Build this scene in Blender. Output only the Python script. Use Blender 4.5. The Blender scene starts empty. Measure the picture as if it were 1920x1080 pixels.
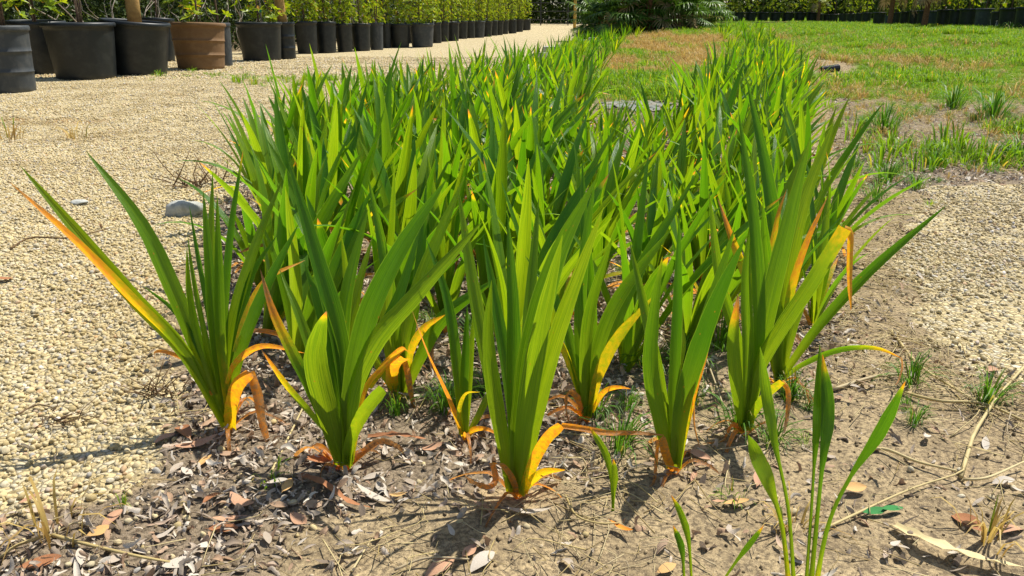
import bpy, math, random
import numpy as np
from mathutils import Vector, Matrix, Euler

random.seed(7)
rng = np.random.default_rng(11)
R = math.radians
SC = bpy.context.scene
COL = SC.collection

# ------------------------------------------------------------------ camera, sky, sun, exposure
CAMH, PITCH, FPX = 0.70, 19.3, 1450.0
cam_d = bpy.data.cameras.new('camera')
cam = bpy.data.objects.new('camera', cam_d)
COL.objects.link(cam)
cam.location = (0, 0, CAMH)
cam.rotation_euler = (R(90 - PITCH), 0, 0)
cam_d.sensor_width = 36.0
cam_d.lens = 36.0 * FPX / 1920.0
cam_d.clip_start = 0.02
cam_d.clip_end = 1000
SC.camera = cam

SUN_EL = 61.0
SUN_DIR = Vector((0.79, 0.61, 0)).normalized() * math.cos(R(SUN_EL)) + Vector((0, 0, math.sin(R(SUN_EL))))
world = bpy.data.worlds.new('World')
SC.world = world
world.use_nodes = True
wn = world.node_tree.nodes
sky = wn.new('ShaderNodeTexSky')
sky.sky_type = 'NISHITA'
sky.sun_disc = False
sky.sun_elevation = R(SUN_EL)
sky.sun_rotation = math.atan2(SUN_DIR.x, SUN_DIR.y)
world.node_tree.links.new(sky.outputs[0], wn['Background'].inputs[0])
wn['Background'].inputs[1].default_value = 0.10
sun_d = bpy.data.lights.new('sun', 'SUN')
sun_d.energy = 5.0
sun_d.angle = R(0.53)
sun_d.color = (1.0, 0.95, 0.85)
sun = bpy.data.objects.new('sun', sun_d)
COL.objects.link(sun)
sun.location = (6, 5, 12)
sun.rotation_euler = SUN_DIR.to_track_quat('Z', 'Y').to_euler()
SC.view_settings.view_transform = 'Standard'
SC.view_settings.look = 'None'
SC.view_settings.exposure = 0.58
SC.view_settings.gamma = 1.0
SC.view_settings.use_curve_mapping = False
SC.cycles.max_bounces = 8
SC.cycles.transparent_max_bounces = 8

# ------------------------------------------------------------------ numeric helpers
CP, SP = math.cos(R(PITCH)), math.sin(R(PITCH))


def sm(a, b, v):
    t = np.clip((np.asarray(v, float) - a) / (b - a), 0, 1)
    return t * t * (3 - 2 * t)


def _hash(ix, iy, seed):
    n = (ix.astype(np.int64) * 374761393 + iy.astype(np.int64) * 668265263 + seed * 974634777) & 0x7fffffff
    n = ((n ^ (n >> 13)) * 1274126177) & 0x7fffffff
    n = n ^ (n >> 16)
    return (n & 0xffff) / 65535.0


def vnoise(x, y, seed=0):
    x = np.asarray(x, float); y = np.asarray(y, float)
    ix, iy = np.floor(x), np.floor(y)
    fx, fy = x - ix, y - iy
    fx, fy = fx * fx * (3 - 2 * fx), fy * fy * (3 - 2 * fy)
    a = _hash(ix, iy, seed); b = _hash(ix + 1, iy, seed)
    c = _hash(ix, iy + 1, seed); d = _hash(ix + 1, iy + 1, seed)
    return (a * (1 - fx) + b * fx) * (1 - fy) + (c * (1 - fx) + d * fx) * fy


def fbm(x, y, seed=0, o=4):
    v, a, tot = 0, 1.0, 0
    for k in range(o):
        v = v + a * vnoise(np.asarray(x) * 2 ** k, np.asarray(y) * 2 ** k, seed + k)
        tot += a
        a *= 0.5
    return v / tot


def smooth_z(x, y):
    x = np.asarray(x, float); y = np.asarray(y, float)
    s = x - 0.17 * y
    A = sm(6, 18, y) * sm(1.0, 6, s)
    B = sm(13, 26, y) * sm(-2.5, 0.5, s)
    return 0.33 * (1 - (1 - A) * (1 - B)) + 0.28 * sm(40, 58, y)


def ground_z(x, y):
    x = np.asarray(x, float); y = np.asarray(y, float)
    z = smooth_z(x, y)
    near = 1 - sm(6, 14, np.hypot(x, y))
    z = z + 0.030 * (fbm(x * 1.3 + 3, y * 1.3, 5, 2) - 0.5) * (1 - sm(20, 40, y))
    z = z + near * (0.016 * (fbm(x * 9, y * 9, 9, 3) - 0.5) + 0.006 * (vnoise(x * 45, y * 45, 3) - 0.5))
    z = z + .055 * (fbm(x * 2.1, y * 2.1, 15, 3) - .5) * sm(1.1, 1.8, x) * sm(2.6, 3.4, y) * (1 - sm(8, 12, y))
    # mound of sand by the right row, and the edge of the path under the weeds
    z = z + 0.10 * np.exp(-(((x - 4.3) / 0.8) ** 2 + ((y - 11.5) / 1.6) ** 2))
    return z


def gz(x, y):
    return float(ground_z(np.array([x]), np.array([y]))[0])


def ray(px, py):
    dx, dy = px - 960.0, 540.0 - py
    return Vector((dx, FPX * CP + dy * SP, -FPX * SP + dy * CP))


def at_ground(px, py):
    d = ray(px, py)
    lo, step = 0.3, 1.02
    Y = lo
    prev = lo
    while Y < 140:
        t = Y / d.y
        if CAMH + d.z * t <= gz(d.x * t, Y):
            break
        prev = Y
        Y *= step
    a, b = prev, Y
    for _ in range(18):
        m = (a + b) / 2
        t = m / d.y
        if CAMH + d.z * t <= gz(d.x * t, m):
            b = m
        else:
            a = m
    t = b / d.y
    return Vector((d.x * t, b, gz(d.x * t, b)))


def at_plane(px, py, Y):
    d = ray(px, py)
    t = Y / d.y
    return Vector((d.x * t, Y, CAMH + d.z * t))


def depth(p):
    return p.y * CP + (CAMH - p.z) * SP


# ------------------------------------------------------------------ object helpers
def tag(o, label=None, cat=None, group=None, kind=None):
    if label: o['label'] = label
    if cat: o['category'] = cat
    if group: o['group'] = group
    if kind: o['kind'] = kind
    return o


def empty(name, loc, label=None, cat=None, group=None, rot=(0, 0, 0)):
    o = bpy.data.objects.new(name, None)
    COL.objects.link(o)
    o.empty_display_size = 0.05
    o.location = loc
    o.rotation_euler = rot
    return tag(o, label, cat, group)


def link_obj(name, mesh, parent=None):
    o = bpy.data.objects.new(name, mesh)
    COL.objects.link(o)
    if parent is not None:
        o.parent = parent
    return o


class MB:
    """collects vertices, faces, one uv and one age value per vertex"""

    def __init__(self):
        self.v, self.f, self.uv, self.age, self.mi = [], [], [], [], []
        self.mats = []
        self.cur = 0

    def mat(self, m):
        if m not in self.mats:
            self.mats.append(m)
        self.cur = self.mats.index(m)

    def add(self, verts, faces, uv=None, age=None):
        n = len(self.v)
        self.v += [tuple(p) for p in verts]
        self.uv += uv if uv else [(0.5, 0.5)] * len(verts)
        self.age += age if age else [0.0] * len(verts)
        for f in faces:
            self.f.append(tuple(i + n for i in f))
            self.mi.append(self.cur)

    def mesh(self, name, mats=None, smooth=True):
        me = bpy.data.meshes.new(name)
        me.from_pydata(self.v, [], self.f)
        for m in (mats or self.mats):
            me.materials.append(m)
        nf = len(self.f)
        me.polygons.foreach_set('use_smooth', [smooth] * nf)
        if len(self.mats) > 1:
            me.polygons.foreach_set('material_index', self.mi)
        uvl = me.uv_layers.new(name='UVMap')
        li = np.zeros(len(me.loops), np.int32)
        me.loops.foreach_get('vertex_index', li)
        uvl.data.foreach_set('uv', np.array(self.uv, np.float32)[li].ravel())
        at = me.attributes.new('age', 'FLOAT', 'POINT')
        at.data.foreach_set('value', np.array(self.age, np.float32))
        me.update()
        return me

    def build(self, name, m=None, parent=None, smooth=True):
        return link_obj(name, self.mesh(name, [m] if m else None, smooth), parent)


def spline(pts, n):
    """Catmull-Rom through pts resampled to n+1 points of equal spacing"""
    P = [Vector(p) for p in pts]
    if len(P) == 2:
        return [P[0].lerp(P[1], i / n) for i in range(n + 1)]
    Q = [P[0] * 2 - P[1]] + P + [P[-1] * 2 - P[-2]]
    dense = []
    for i in range(1, len(Q) - 2):
        a, b, c, d = Q[i - 1:i + 3]
        for k in range(12):
            t = k / 12
            dense.append(0.5 * ((2 * b) + (c - a) * t + (2 * a - 5 * b + 4 * c - d) * t * t + (3 * b - a - 3 * c + d) * t ** 3))
    dense.append(P[-1])
    L = [0.0]
    for i in range(1, len(dense)):
        L.append(L[-1] + (dense[i] - dense[i - 1]).length)
    out, j = [], 0
    for i in range(n + 1):
        s = L[-1] * i / n
        while j < len(L) - 2 and L[j + 1] < s:
            j += 1
        w = (s - L[j]) / max(L[j + 1] - L[j], 1e-9)
        out.append(dense[j].lerp(dense[j + 1], min(max(w, 0), 1)))
    return out


def interp(t, table):
    return float(np.interp(t, [a for a, _ in table], [b for _, b in table]))


STRAP = [(0, .62), (.06, .66), (.2, .84), (.4, 1.0), (.55, .97), (.7, .80), (.82, .57), (.91, .34), (.97, .14), (1, .02)]
SHORT = [(0, .60), (.15, .72), (.4, 1.0), (.65, .95), (.82, .66), (.93, .34), (1, .03)]
TORN = [(0, .8), (.2, .95), (.6, 1.0), (.9, .95), (1, .75)]
DRY = [(0, .9), (.3, 1.0), (.6, .75), (.85, .55), (1, .1)]
SPAT = [(0, .52), (.2, .36), (.5, .29), (.58, .32), (.66, .62), (.75, 1.0), (.85, .9), (.94, .45), (1, .03)]


def blade(mb, pts, W, facing, fold=0.35, twist=0.0, ages=((0, 0), (1, 0)), n=14, prof=STRAP, na=4, wav=0.0, side=0.0, jag=0.0):
    """strap leaf: spine points, full width W, facing = where the upper face looks, fold>0 lifts the edges to it"""
    P = spline(pts, n)
    V, UV, AG, F = [], [], [], []
    f = Vector(facing).normalized()
    Nprev = None
    ph = random.uniform(0, 6.28)
    wob = [1 + random.uniform(-.035, .035) for _ in range(n + 1)]
    for i, p in enumerate(P):
        t = i / n
        T = (P[min(i + 1, n)] - P[max(i - 1, 0)]).normalized()
        if Nprev is None:
            Nn = f - T * f.dot(T)
            if Nn.length < 0.15:
                Nn = Vector((0, 0, 1)) - T * T.z
        else:
            Nn = Nprev - T * Nprev.dot(T)
        Nn.normalize()
        Nprev = Nn
        B = T.cross(Nn)
        a = twist * t
        B2 = B * math.cos(a) + Nn * math.sin(a)
        N2 = Nn * math.cos(a) - B * math.sin(a)
        w = W * 0.5 * interp(t, prof) * wob[i]
        if jag:
            w *= 1 + random.uniform(-jag, jag)
        fl = fold * (1.25 - 0.75 * t)
        for k in range(na + 1):
            u = 2 * k / na - 1
            lift = fl * w * (abs(u) ** 1.25) + wav * w * math.sin(9 * t * 3 + ph + u * 1.7) * abs(u)
            V.append(p + B2 * (u * w * math.cos(fl * 0.6)) + N2 * lift)
            UV.append((k / na, t))
            ag = interp(t, ages) + side * u
            AG.append(min(max(ag, 0), 1))
    m = na + 1
    for i in range(n):
        for k in range(na):
            F.append((i * m + k, i * m + k + 1, (i + 1) * m + k + 1, (i + 1) * m + k))
    mb.add(V, F, UV, AG)


def tube(mb, pts, r0, r1, n=8, ns=6, age=0.0):
    P = spline(pts, n)
    V, F, UV = [], [], []
    ref = Vector((0.3, 1, 0.2))
    for i, p in enumerate(P):
        T = (P[min(i + 1, n)] - P[max(i - 1, 0)]).normalized()
        a = T.cross(ref)
        if a.length < 0.05: a = T.cross(Vector((1, 0, 0)))
        a.normalize()
        b = T.cross(a)
        r = r0 + (r1 - r0) * i / n
        for k in range(ns):
            an = 2 * math.pi * k / ns
            V.append(p + a * (r * math.cos(an)) + b * (r * math.sin(an)))
            UV.append((k / ns, i / n))
    for i in range(n):
        for k in range(ns):
            F.append((i * ns + k, i * ns + (k + 1) % ns, (i + 1) * ns + (k + 1) % ns, (i + 1) * ns + k))
    F.append(tuple(range(ns - 1, -1, -1)))
    F.append(tuple(n * ns + k for k in range(ns)))
    mb.add(V, F, UV, [age] * len(V))


def lathe(mb, prof, ns=28, cap=False):
    V, F = [], []
    for r, z in prof:
        for k in range(ns):
            a = 2 * math.pi * k / ns
            V.append((r * math.cos(a), r * math.sin(a), z))
    for i in range(len(prof) - 1):
        for k in range(ns):
            F.append((i * ns + k, i * ns + (k + 1) % ns, (i + 1) * ns + (k + 1) % ns, (i + 1) * ns + k))
    if cap:
        F.append(tuple(range(ns - 1, -1, -1)))
    mb.add(V, F)


def box(mb, c, s, rot=0.0, jit=0.0):
    V = []
    for sx in (-1, 1):
        for sy in (-1, 1):
            for sz in (-1, 1):
                x, y = sx * s[0] / 2, sy * s[1] / 2
                x, y = x * math.cos(rot) - y * math.sin(rot), x * math.sin(rot) + y * math.cos(rot)
                V.append((c[0] + x + random.uniform(-jit, jit), c[1] + y + random.uniform(-jit, jit), c[2] + sz * s[2] / 2 + random.uniform(-jit, jit)))
    mb.add(V, [(0, 1, 3, 2), (4, 6, 7, 5), (0, 4, 5, 1), (2, 3, 7, 6), (0, 2, 6, 4), (1, 5, 7, 3)])


# ------------------------------------------------------------------ materials
class NT:
    def __init__(self, name):
        self.m = bpy.data.materials.new(name)
        self.m.use_nodes = True
        self.t = self.m.node_tree
        self.t.nodes.clear()
        self.out = self.t.nodes.new('ShaderNodeOutputMaterial')

    def n(self, typ, ins=None, **props):
        nd = self.t.nodes.new('ShaderNode' + typ)
        for k, v in props.items():
            setattr(nd, k, v)
        for k, v in (ins or {}).items():
            self.set(nd.inputs[k], v)
        return nd

    def set(self, sock, v):
        if isinstance(v, bpy.types.NodeSocket):
            self.t.links.new(v, sock)
        elif isinstance(v, (tuple, list)) and len(v) == 3 and sock.type == 'RGBA':
            sock.default_value = (*v, 1)
        else:
            sock.default_value = v

    def mix(self, f, a, b, mode='MIX'):
        nd = self.n('Mix', data_type='RGBA', blend_type=mode, clamp_factor=True)
        self.set(nd.inputs[0], f); self.set(nd.inputs[6], a); self.set(nd.inputs[7], b)
        return nd.outputs[2]

    def math(self, op, a, b=0.0, c=None, clamp=False):
        nd = self.n('Math', operation=op, use_clamp=clamp)
        self.set(nd.inputs[0], a); self.set(nd.inputs[1], b)
        if c is not None: self.set(nd.inputs[2], c)
        return nd.outputs[0]

    def ramp(self, f, stops, interp='LINEAR'):
        nd = self.n('ValToRGB')
        cr = nd.color_ramp
        cr.interpolation = interp
        while len(cr.elements) < len(stops):
            cr.elements.new(0.5)
        for e, (p, c) in zip(cr.elements, stops):
            e.position = p
            e.color = (*c, 1) if len(c) == 3 else c
        self.set(nd.inputs[0], f)
        return nd.outputs[0]

    def noise(self, vec, scale, detail=3, rough=0.55, dist=0.0):
        nd = self.n('TexNoise', {'Scale': scale, 'Detail': detail, 'Roughness': rough, 'Distortion': dist})
        if vec is not None: self.set(nd.inputs['Vector'], vec)
        return nd.outputs[0]

    def vor(self, vec, scale, feature='F1'):
        nd = self.n('TexVoronoi', {'Scale': scale}, feature=feature)
        self.set(nd.inputs['Vector'], vec)
        return nd

    def attr(self, name):
        return self.n('Attribute', attribute_name=name).outputs['Fac']

    def pos(self):
        return self.n('NewGeometry').outputs['Position']

    def objc(self):
        return self.n('TexCoord').outputs['Object']

    def rnd(self):
        return self.n('ObjectInfo').outputs['Random']

    def bump(self, h, strength=0.5, dist=0.01):
        return self.n('Bump', {'Height': h, 'Strength': strength, 'Distance': dist}).outputs[0]

    def principled(self, col, rough=0.6, spec=0.3, normal=None, **kw):
        nd = self.n('BsdfPrincipled', {'Base Color': col, 'Roughness': rough, 'Specular IOR Level': spec})
        if normal is not None: self.set(nd.inputs['Normal'], normal)
        for k, v in kw.items(): self.set(nd.inputs[k], v)
        return nd.outputs[0]

    def finish(self, sh):
        self.t.links.new(sh, self.out.inputs['Surface'])
        return self.m

    def leafy(self, col, tcol, fac, rough=0.5, spec=0.25, normal=None):
        p = self.principled(col, rough, spec, normal)
        tr = self.n('BsdfTranslucent', {'Color': tcol})
        if normal is not None: self.set(tr.inputs['Normal'], normal)
        ms = self.n('MixShader', {0: fac})
        self.t.links.new(p, ms.inputs[1]); self.t.links.new(tr.outputs[0], ms.inputs[2])
        return self.finish(ms.outputs[0])


def mat_strap():
    k = NT('strap_leaf')
    uvn = k.n('UVMap', uv_map='UVMap').outputs[0]
    sep = k.n('SeparateXYZ', {0: uvn})
    u, v = sep.outputs[0], sep.outputs[1]
    rnd = k.rnd()
    age = k.attr('age')
    st = k.n('CombineXYZ', {0: k.math('MULTIPLY', u, 26), 1: k.math('MULTIPLY', v, 3.0), 2: k.math('MULTIPLY', rnd, 37)}).outputs[0]
    stripe = k.noise(st, 1.0, 3)
    sp = k.n('CombineXYZ', {0: k.math('MULTIPLY', u, 2.2), 1: k.math('MULTIPLY', v, 22), 2: k.math('MULTIPLY', rnd, 91)}).outputs[0]
    blot = k.noise(sp, 1.0, 4, 0.6)
    g = k.ramp(rnd, [(0.0, (0.050, 0.158, 0.004)), (0.3, (0.080, 0.215, 0.004)), (1.0, (0.205, 0.325, 0.007))])
    g = k.mix(k.ramp(stripe, [(0.42, (0,) * 3), (0.62, (.62,) * 3)]), g, (0.032, 0.125, 0.003))
    # paler towards the base and a pale margin
    g = k.mix(k.ramp(v, [(0.0, (.85,) * 3), (0.28, (.22,) * 3), (0.6, (0,) * 3)]), g, (0.24, 0.33, 0.012))
    edge = k.math('ABSOLUTE', k.math('SUBTRACT', u, 0.5))
    g = k.mix(k.ramp(edge, [(0.462, (0,) * 3), (0.485, (.55,) * 3)]), g, (0.24, 0.42, 0.03))
    a2 = k.math('ADD', age, k.math('MULTIPLY', k.math('SUBTRACT', blot, 0.5), k.math('MULTIPLY', k.math('MINIMUM', age, 0.5), 1.7)))
    a2 = k.math('ADD', a2, k.math('MULTIPLY', k.math('SUBTRACT', stripe, 0.5), k.math('MULTIPLY', age, 0.25)), clamp=True)
    aged = k.ramp(a2, [(0.0, (.1, .24, .005)), (0.22, (0.22, 0.34, 0.008)), (0.42, (0.56, 0.42, 0.012)), (0.60, (0.62, 0.28, 0.022)),
                       (0.76, (0.46, 0.20, 0.045)), (0.87, (0.34, 0.20, 0.09)), (1.0, (0.12, 0.065, 0.035))])
    col = k.mix(k.ramp(age, [(0.02, (0,) * 3), (0.2, (1,) * 3)]), g, aged)
    # small rust specks
    vo = k.vor(k.n('CombineXYZ', {0: k.math('MULTIPLY', u, 3), 1: k.math('MULTIPLY', v, 30), 2: k.math('MULTIPLY', rnd, 55)}).outputs[0], 1.0)
    speck = k.math('MULTIPLY', k.ramp(vo.outputs['Distance'], [(0.05, (1,) * 3), (0.16, (0,) * 3)]),
                   k.ramp(k.n('SeparateColor', {0: vo.outputs['Color']}).outputs[0], [(0.86, (0,) * 3), (0.9, (1,) * 3)]))
    col = k.mix(k.math('MULTIPLY', speck, 0.8), col, (0.33, 0.15, 0.02))
    tcol = k.mix(1.0, col, (2.3, 1.9, 1.0), 'MULTIPLY')
    nb = k.bump(k.math('ADD', stripe, k.math('MULTIPLY', blot, 0.5)), 0.35, 0.004)
    return k.leafy(col, tcol, 0.54, 0.34, 0.42, nb)


def mat_foliage(name, c1, c2, c3=None, fac=0.4, tm=(1.8, 1.7, 1.0), rough=0.5, spec=0.25):
    k = NT(name)
    isl = k.n('NewGeometry').outputs['Random Per Island']
    r = k.math('FRACT', k.math('ADD', isl, k.math('MULTIPLY', k.rnd(), 3.7)))
    stops = [(0.0, c1), (0.75, c2)]
    if c3: stops += [(0.93, c2), (0.96, c3)]
    col = k.ramp(r, stops)
    return k.leafy(col, k.mix(1.0, col, tm, 'MULTIPLY'), fac, rough, spec)


def mat_simple(name, c1, c2, scale=30, rough=0.8, spec=0.2, bump=0.3, bd=0.004, c3=None):
    k = NT(name)
    o = k.objc()
    a = k.noise(o, scale, 4)
    b = k.noise(o, scale * 0.2, 2)
    col = k.mix(k.ramp(a, [(0.35, (0,) * 3), (0.65, (1,) * 3)]), c1, c2)
    if c3: col = k.mix(k.ramp(b, [(0.5, (0,) * 3), (0.62, (.8,) * 3)]), col, c3)
    return k.finish(k.principled(col, rough, spec, k.bump(a, bump, bd)))


def mat_random(name, stops, scale=80, rough=0.85, bump=0.4, bd=0.002, var=0.25, trans=0.0, spec=0.15):
    """colour by object random (things that lie about in numbers)"""
    k = NT(name)
    col = k.ramp(k.rnd(), stops)
    a = k.noise(k.objc(), scale, 4)
    col = k.mix(k.math('MULTIPLY', k.ramp(a, [(0.35, (0,) * 3), (0.7, (1,) * 3)]), var), col, k.mix(1.0, col, (.35, .33, .3), 'MULTIPLY'))
    nb = k.bump(a, bump, bd)
    if trans:
        return k.leafy(col, col, trans, rough, spec, nb)
    return k.finish(k.principled(col, rough, spec, nb))


def mat_ground():
    k = NT('ground_soil')
    p = k.pos()
    mg, ml, mr, md = k.attr('m_gravel'), k.attr('m_litter'), k.attr('m_grass'), k.attr('m_dry')
    n1 = k.noise(p, 9, 5)
    n2 = k.noise(p, 120, 4, 0.65)
    n3 = k.noise(p, 420, 3, 0.7)
    n4 = k.noise(p, 2.2, 3)
    sand = k.mix(k.ramp(n1, [(0.35, (0,) * 3), (0.65, (1,) * 3)]), (0.30, 0.228, 0.130), (0.47, 0.36, 0.205))
    sand = k.mix(k.ramp(n2, [(0.40, (.9,) * 3), (0.60, (0,) * 3)]), sand, (0.13, 0.098, 0.062))
    sand = k.mix(k.ramp(n3, [(0.60, (0,) * 3), (0.68, (.85,) * 3)]), sand, (0.58, 0.47, 0.29))
    # gravel seen from afar: cells with dark joints
    v1 = k.vor(p, 75)
    v2 = k.vor(p, 75, 'DISTANCE_TO_EDGE')
    hs = k.n('SeparateColor', {0: v1.outputs['Color']})
    gcol = k.ramp(hs.outputs[0], [(0.0, (.42, .33, .17)), (0.3, (.56, .45, .24)), (0.6, (.66, .55, .32)), (0.85, (.50, .44, .31)), (1.0, (.72, .64, .46))])
    gcol = k.mix(k.ramp(v2.outputs['Distance'], [(0.02, (.75,) * 3), (0.10, (0,) * 3)]), gcol, (0.17, 0.125, 0.06))
    gcol = k.mix(k.ramp(n4, [(0.40, (0,) * 3), (0.70, (.45,) * 3)]), gcol, (0.44, 0.36, 0.20))
    gcol = k.mix(k.ramp(n1, [(0.60, (0,) * 3), (0.72, (.5,) * 3)]), gcol, (0.30, 0.22, 0.11))
    humus = k.mix(k.ramp(n2, [(0.4, (0,) * 3), (0.6, (1,) * 3)]), (0.110, 0.084, 0.056), (0.27, 0.210, 0.142))
    humus = k.mix(k.ramp(n3, [(0.60, (0,) * 3), (0.66, (.8,) * 3)]), humus, (0.34, 0.28, 0.20))
    turf = k.mix(k.ramp(n2, [(0.4, (0,) * 3), (0.6, (1,) * 3)]), (0.055, 0.11, 0.010), (0.14, 0.22, 0.020))
    turf = k.mix(k.ramp(n1, [(0.55, (0,) * 3), (0.75, (.5,) * 3)]), turf, (0.20, 0.20, 0.05))
    dry = k.mix(k.ramp(n2, [(0.4, (0,) * 3), (0.6, (1,) * 3)]), (0.22, 0.125, 0.055), (0.40, 0.26, 0.10))
    jit = k.math('MULTIPLY', k.math('SUBTRACT', n2, 0.5), 0.5)

    def msk(m):
        return k.ramp(k.math('ADD', m, jit), [(0.38, (0,) * 3), (0.62, (1,) * 3)])
    col = k.mix(msk(ml), sand, humus)
    col = k.mix(msk(mg), col, gcol)
    col = k.mix(msk(md), col, dry)
    col = k.mix(msk(mr), col, turf)
    hgt = k.math('ADD', k.math('ADD', k.math('MULTIPLY', n2, 0.6), k.math('MULTIPLY', n3, 0.35)),
                 k.math('MULTIPLY', k.ramp(v2.outputs['Distance'], [(0, (0,) * 3), (0.25, (1,) * 3)]), k.math('MULTIPLY', mg, 0.8)))
    return k.finish(k.principled(col, 0.92, 0.12, k.bump(hgt, 0.7, 0.012)))


M = {}
M['strap'] = mat_strap()
M['ground'] = mat_ground()
def mat_stone(stops):
    k = NT('gravel_stone')
    col = k.ramp(k.rnd(), stops)
    p = k.pos()
    dirt = k.ramp(k.noise(p, 1.7, 4, 0.6), [(0.47, (0,) * 3), (0.66, (.55,) * 3)])
    col = k.mix(dirt, col, k.mix(1.0, col, (.62, .56, .46), 'MULTIPLY'))
    grey = k.ramp(k.n('SeparateXYZ', {0: p}).outputs[0], [(0.45, (0,) * 3), (0.75, (.38,) * 3)])
    col = k.mix(grey, col, k.mix(1.0, col, (.86, .92, 1.15), 'MULTIPLY'))
    a = k.noise(k.objc(), 160, 4)
    col = k.mix(k.ramp(a, [(0.35, (0,) * 3), (0.7, (.35,) * 3)]), col, k.mix(1.0, col, (.4, .37, .32), 'MULTIPLY'))
    return k.finish(k.principled(col, .9, .12, k.bump(a, .5, .002)))


M['stone'] = mat_stone( [(0.0, (.38, .29, .145)), (0.15, (.55, .44, .225)), (0.4, (.66, .54, .30)), (0.62, (.60, .50, .30)), (0.78, (.50, .43, .29)),
                                         (0.88, (.70, .62, .43)), (0.94, (.42, .40, .36)), (0.97, (.60, .38, .18)), (1.0, (.78, .75, .68))])
M['litter'] = mat_random('dead_leaf_litter', [(0.0, (.13, .10, .075)), (0.14, (.30, .23, .165)), (0.36, (.48, .405, .32)), (0.60, (.66, .59, .49)), (0.70, (.40, .26, .16)),
                                              (0.84, (.50, .33, .21)), (0.95, (.70, .64, .54)), (1.0, (.24, .17, .11))], 90, 0.65, 0.4, 0.002, 0.3, 0.12, 0.25)
M['straw'] = mat_random('dry_straw', [(0.0, (.34, .24, .10)), (0.3, (.56, .44, .19)), (0.7, (.70, .58, .31)), (1.0, (.44, .35, .22))], 60, 0.6, 0.2, 0.001, 0.25, 0.2, 0.25)
M['grass'] = mat_foliage('lawn_grass', (.075, .185, .006), (.17, .30, .010), (.40, .33, .06), 0.45, (1.9, 1.7, .9))
M['grass_dark'] = mat_foliage('tuft_grass', (.045, .135, .012), (.10, .22, .014), (.30, .25, .06), 0.4, (1.8, 1.7, .9))
M['grass_dry'] = mat_foliage('dry_grass', (.30, .19, .06), (.50, .37, .12), (.17, .23, .02), 0.35, (1.3, 1.2, .9))
M['shrub'] = mat_foliage('shrub_leaf', (.12, .22, .006), (.28, .36, .010), (.40, .24, .03), 0.42, (1.8, 1.6, .9), 0.4, 0.35)
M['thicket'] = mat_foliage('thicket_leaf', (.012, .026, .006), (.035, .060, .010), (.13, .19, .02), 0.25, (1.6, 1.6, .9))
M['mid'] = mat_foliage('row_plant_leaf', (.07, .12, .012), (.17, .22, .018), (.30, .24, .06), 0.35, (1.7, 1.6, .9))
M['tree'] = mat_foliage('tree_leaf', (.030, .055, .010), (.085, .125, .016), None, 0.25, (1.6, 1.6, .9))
M['palm'] = mat_foliage('palm_leaf', (.050, .125, .016), (.125, .22, .026), None, 0.3, (1.6, 1.6, .9), 0.4, 0.4)
M['palm_dry'] = mat_foliage('palm_dry_leaf', (.28, .19, .09), (.42, .31, .16), None, 0.2, (1.2, 1.1, .9), 0.6, 0.2)
M['palm_yellow'] = mat_foliage('palm_yellow_leaf', (.24, .26, .02), (.36, .34, .03), None, 0.35, (1.5, 1.4, .9), 0.5, 0.3)
M['twig'] = mat_simple('pale_twig', (.34, .30, .25), (.20, .16, .12), 40)
M['bark'] = mat_simple('tan_bark', (.42, .27, .09), (.28, .17, .06), 18, 0.85, 0.15, 0.4, 0.01)
M['bark_dark'] = mat_simple('dark_bark', (.085, .060, .040), (.16, .11, .075), 25, 0.9, 0.1, 0.5, 0.01)
M['bark_red'] = mat_simple('palm_bark', (.16, .075, .040), (.26, .13, .07), 16, 0.9, 0.1, 0.6, 0.02)


def mat_pot(name, c, dusty, rough=0.45):
    k = NT(name)
    o = k.objc()
    a = k.noise(o, 6, 5, 0.65)
    b = k.noise(o, 90, 3, 0.7)
    z = k.n('SeparateXYZ', {0: o}).outputs[2]
    low = k.ramp(z, [(0.0, (.9,) * 3), (0.10, (.25,) * 3), (0.4, (.06,) * 3)])
    f = k.math('ADD', k.math('MULTIPLY', k.ramp(a, [(0.45, (0,) * 3), (0.75, (.5,) * 3)]), 1.0), k.math('MULTIPLY', low, 0.55), clamp=True)
    f = k.math('ADD', f, k.math('MULTIPLY', k.ramp(b, [(0.62, (0,) * 3), (0.72, (.35,) * 3)]), 1.0), clamp=True)
    col = k.mix(f, c, dusty)
    return k.finish(k.principled(col, rough, 0.4, k.bump(a, 0.15, 0.006)))


M['pot'] = mat_pot('black_pot', (.006, .009, .010), (.040, .042, .038))
M['pot_grey'] = mat_pot('grey_pot', (.030, .036, .040), (.11, .11, .10), 0.6)
M['pot_brown'] = mat_pot('mud_stained_pot', (.14, .075, .028), (.24, .145, .065), 0.8)
M['pot_teal'] = mat_pot('blue_grey_pot', (.030, .048, .055), (.10, .11, .10), 0.6)
M['soil'] = mat_simple('potting_soil', (.07, .045, .03), (.16, .11, .07), 50, 0.95, 0.05, 0.8, 0.01)
M['concrete'] = mat_simple('concrete_block', (.52, .50, .45), (.38, .36, .32), 40, 0.9, 0.1, 0.4, 0.003)
M['rock_grey'] = mat_simple('pale_rock', (.36, .365, .34), (.45, .45, .41), 22, 0.9, 0.1, 0.5, 0.004, (.28, .29, .26))
M['rock_rust'] = mat_simple('rusty_rock', (.36, .17, .05), (.22, .13, .06), 10, 0.9, 0.1, 0.6, 0.006, (.30, .24, .15))
M['timber'] = mat_simple('weathered_timber', (.36, .26, .15), (.24, .17, .10), 12, 0.85, 0.1, 0.4, 0.005)
M['yellow_post'] = mat_simple('yellow_wood', (.52, .34, .07), (.40, .26, .06), 10, 0.8, 0.15, 0.3, 0.004)
M['fence'] = mat_simple('dark_metal', (.035, .037, .036), (.06, .06, .055), 20, 0.6, 0.3, 0.1, 0.002)
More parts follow.
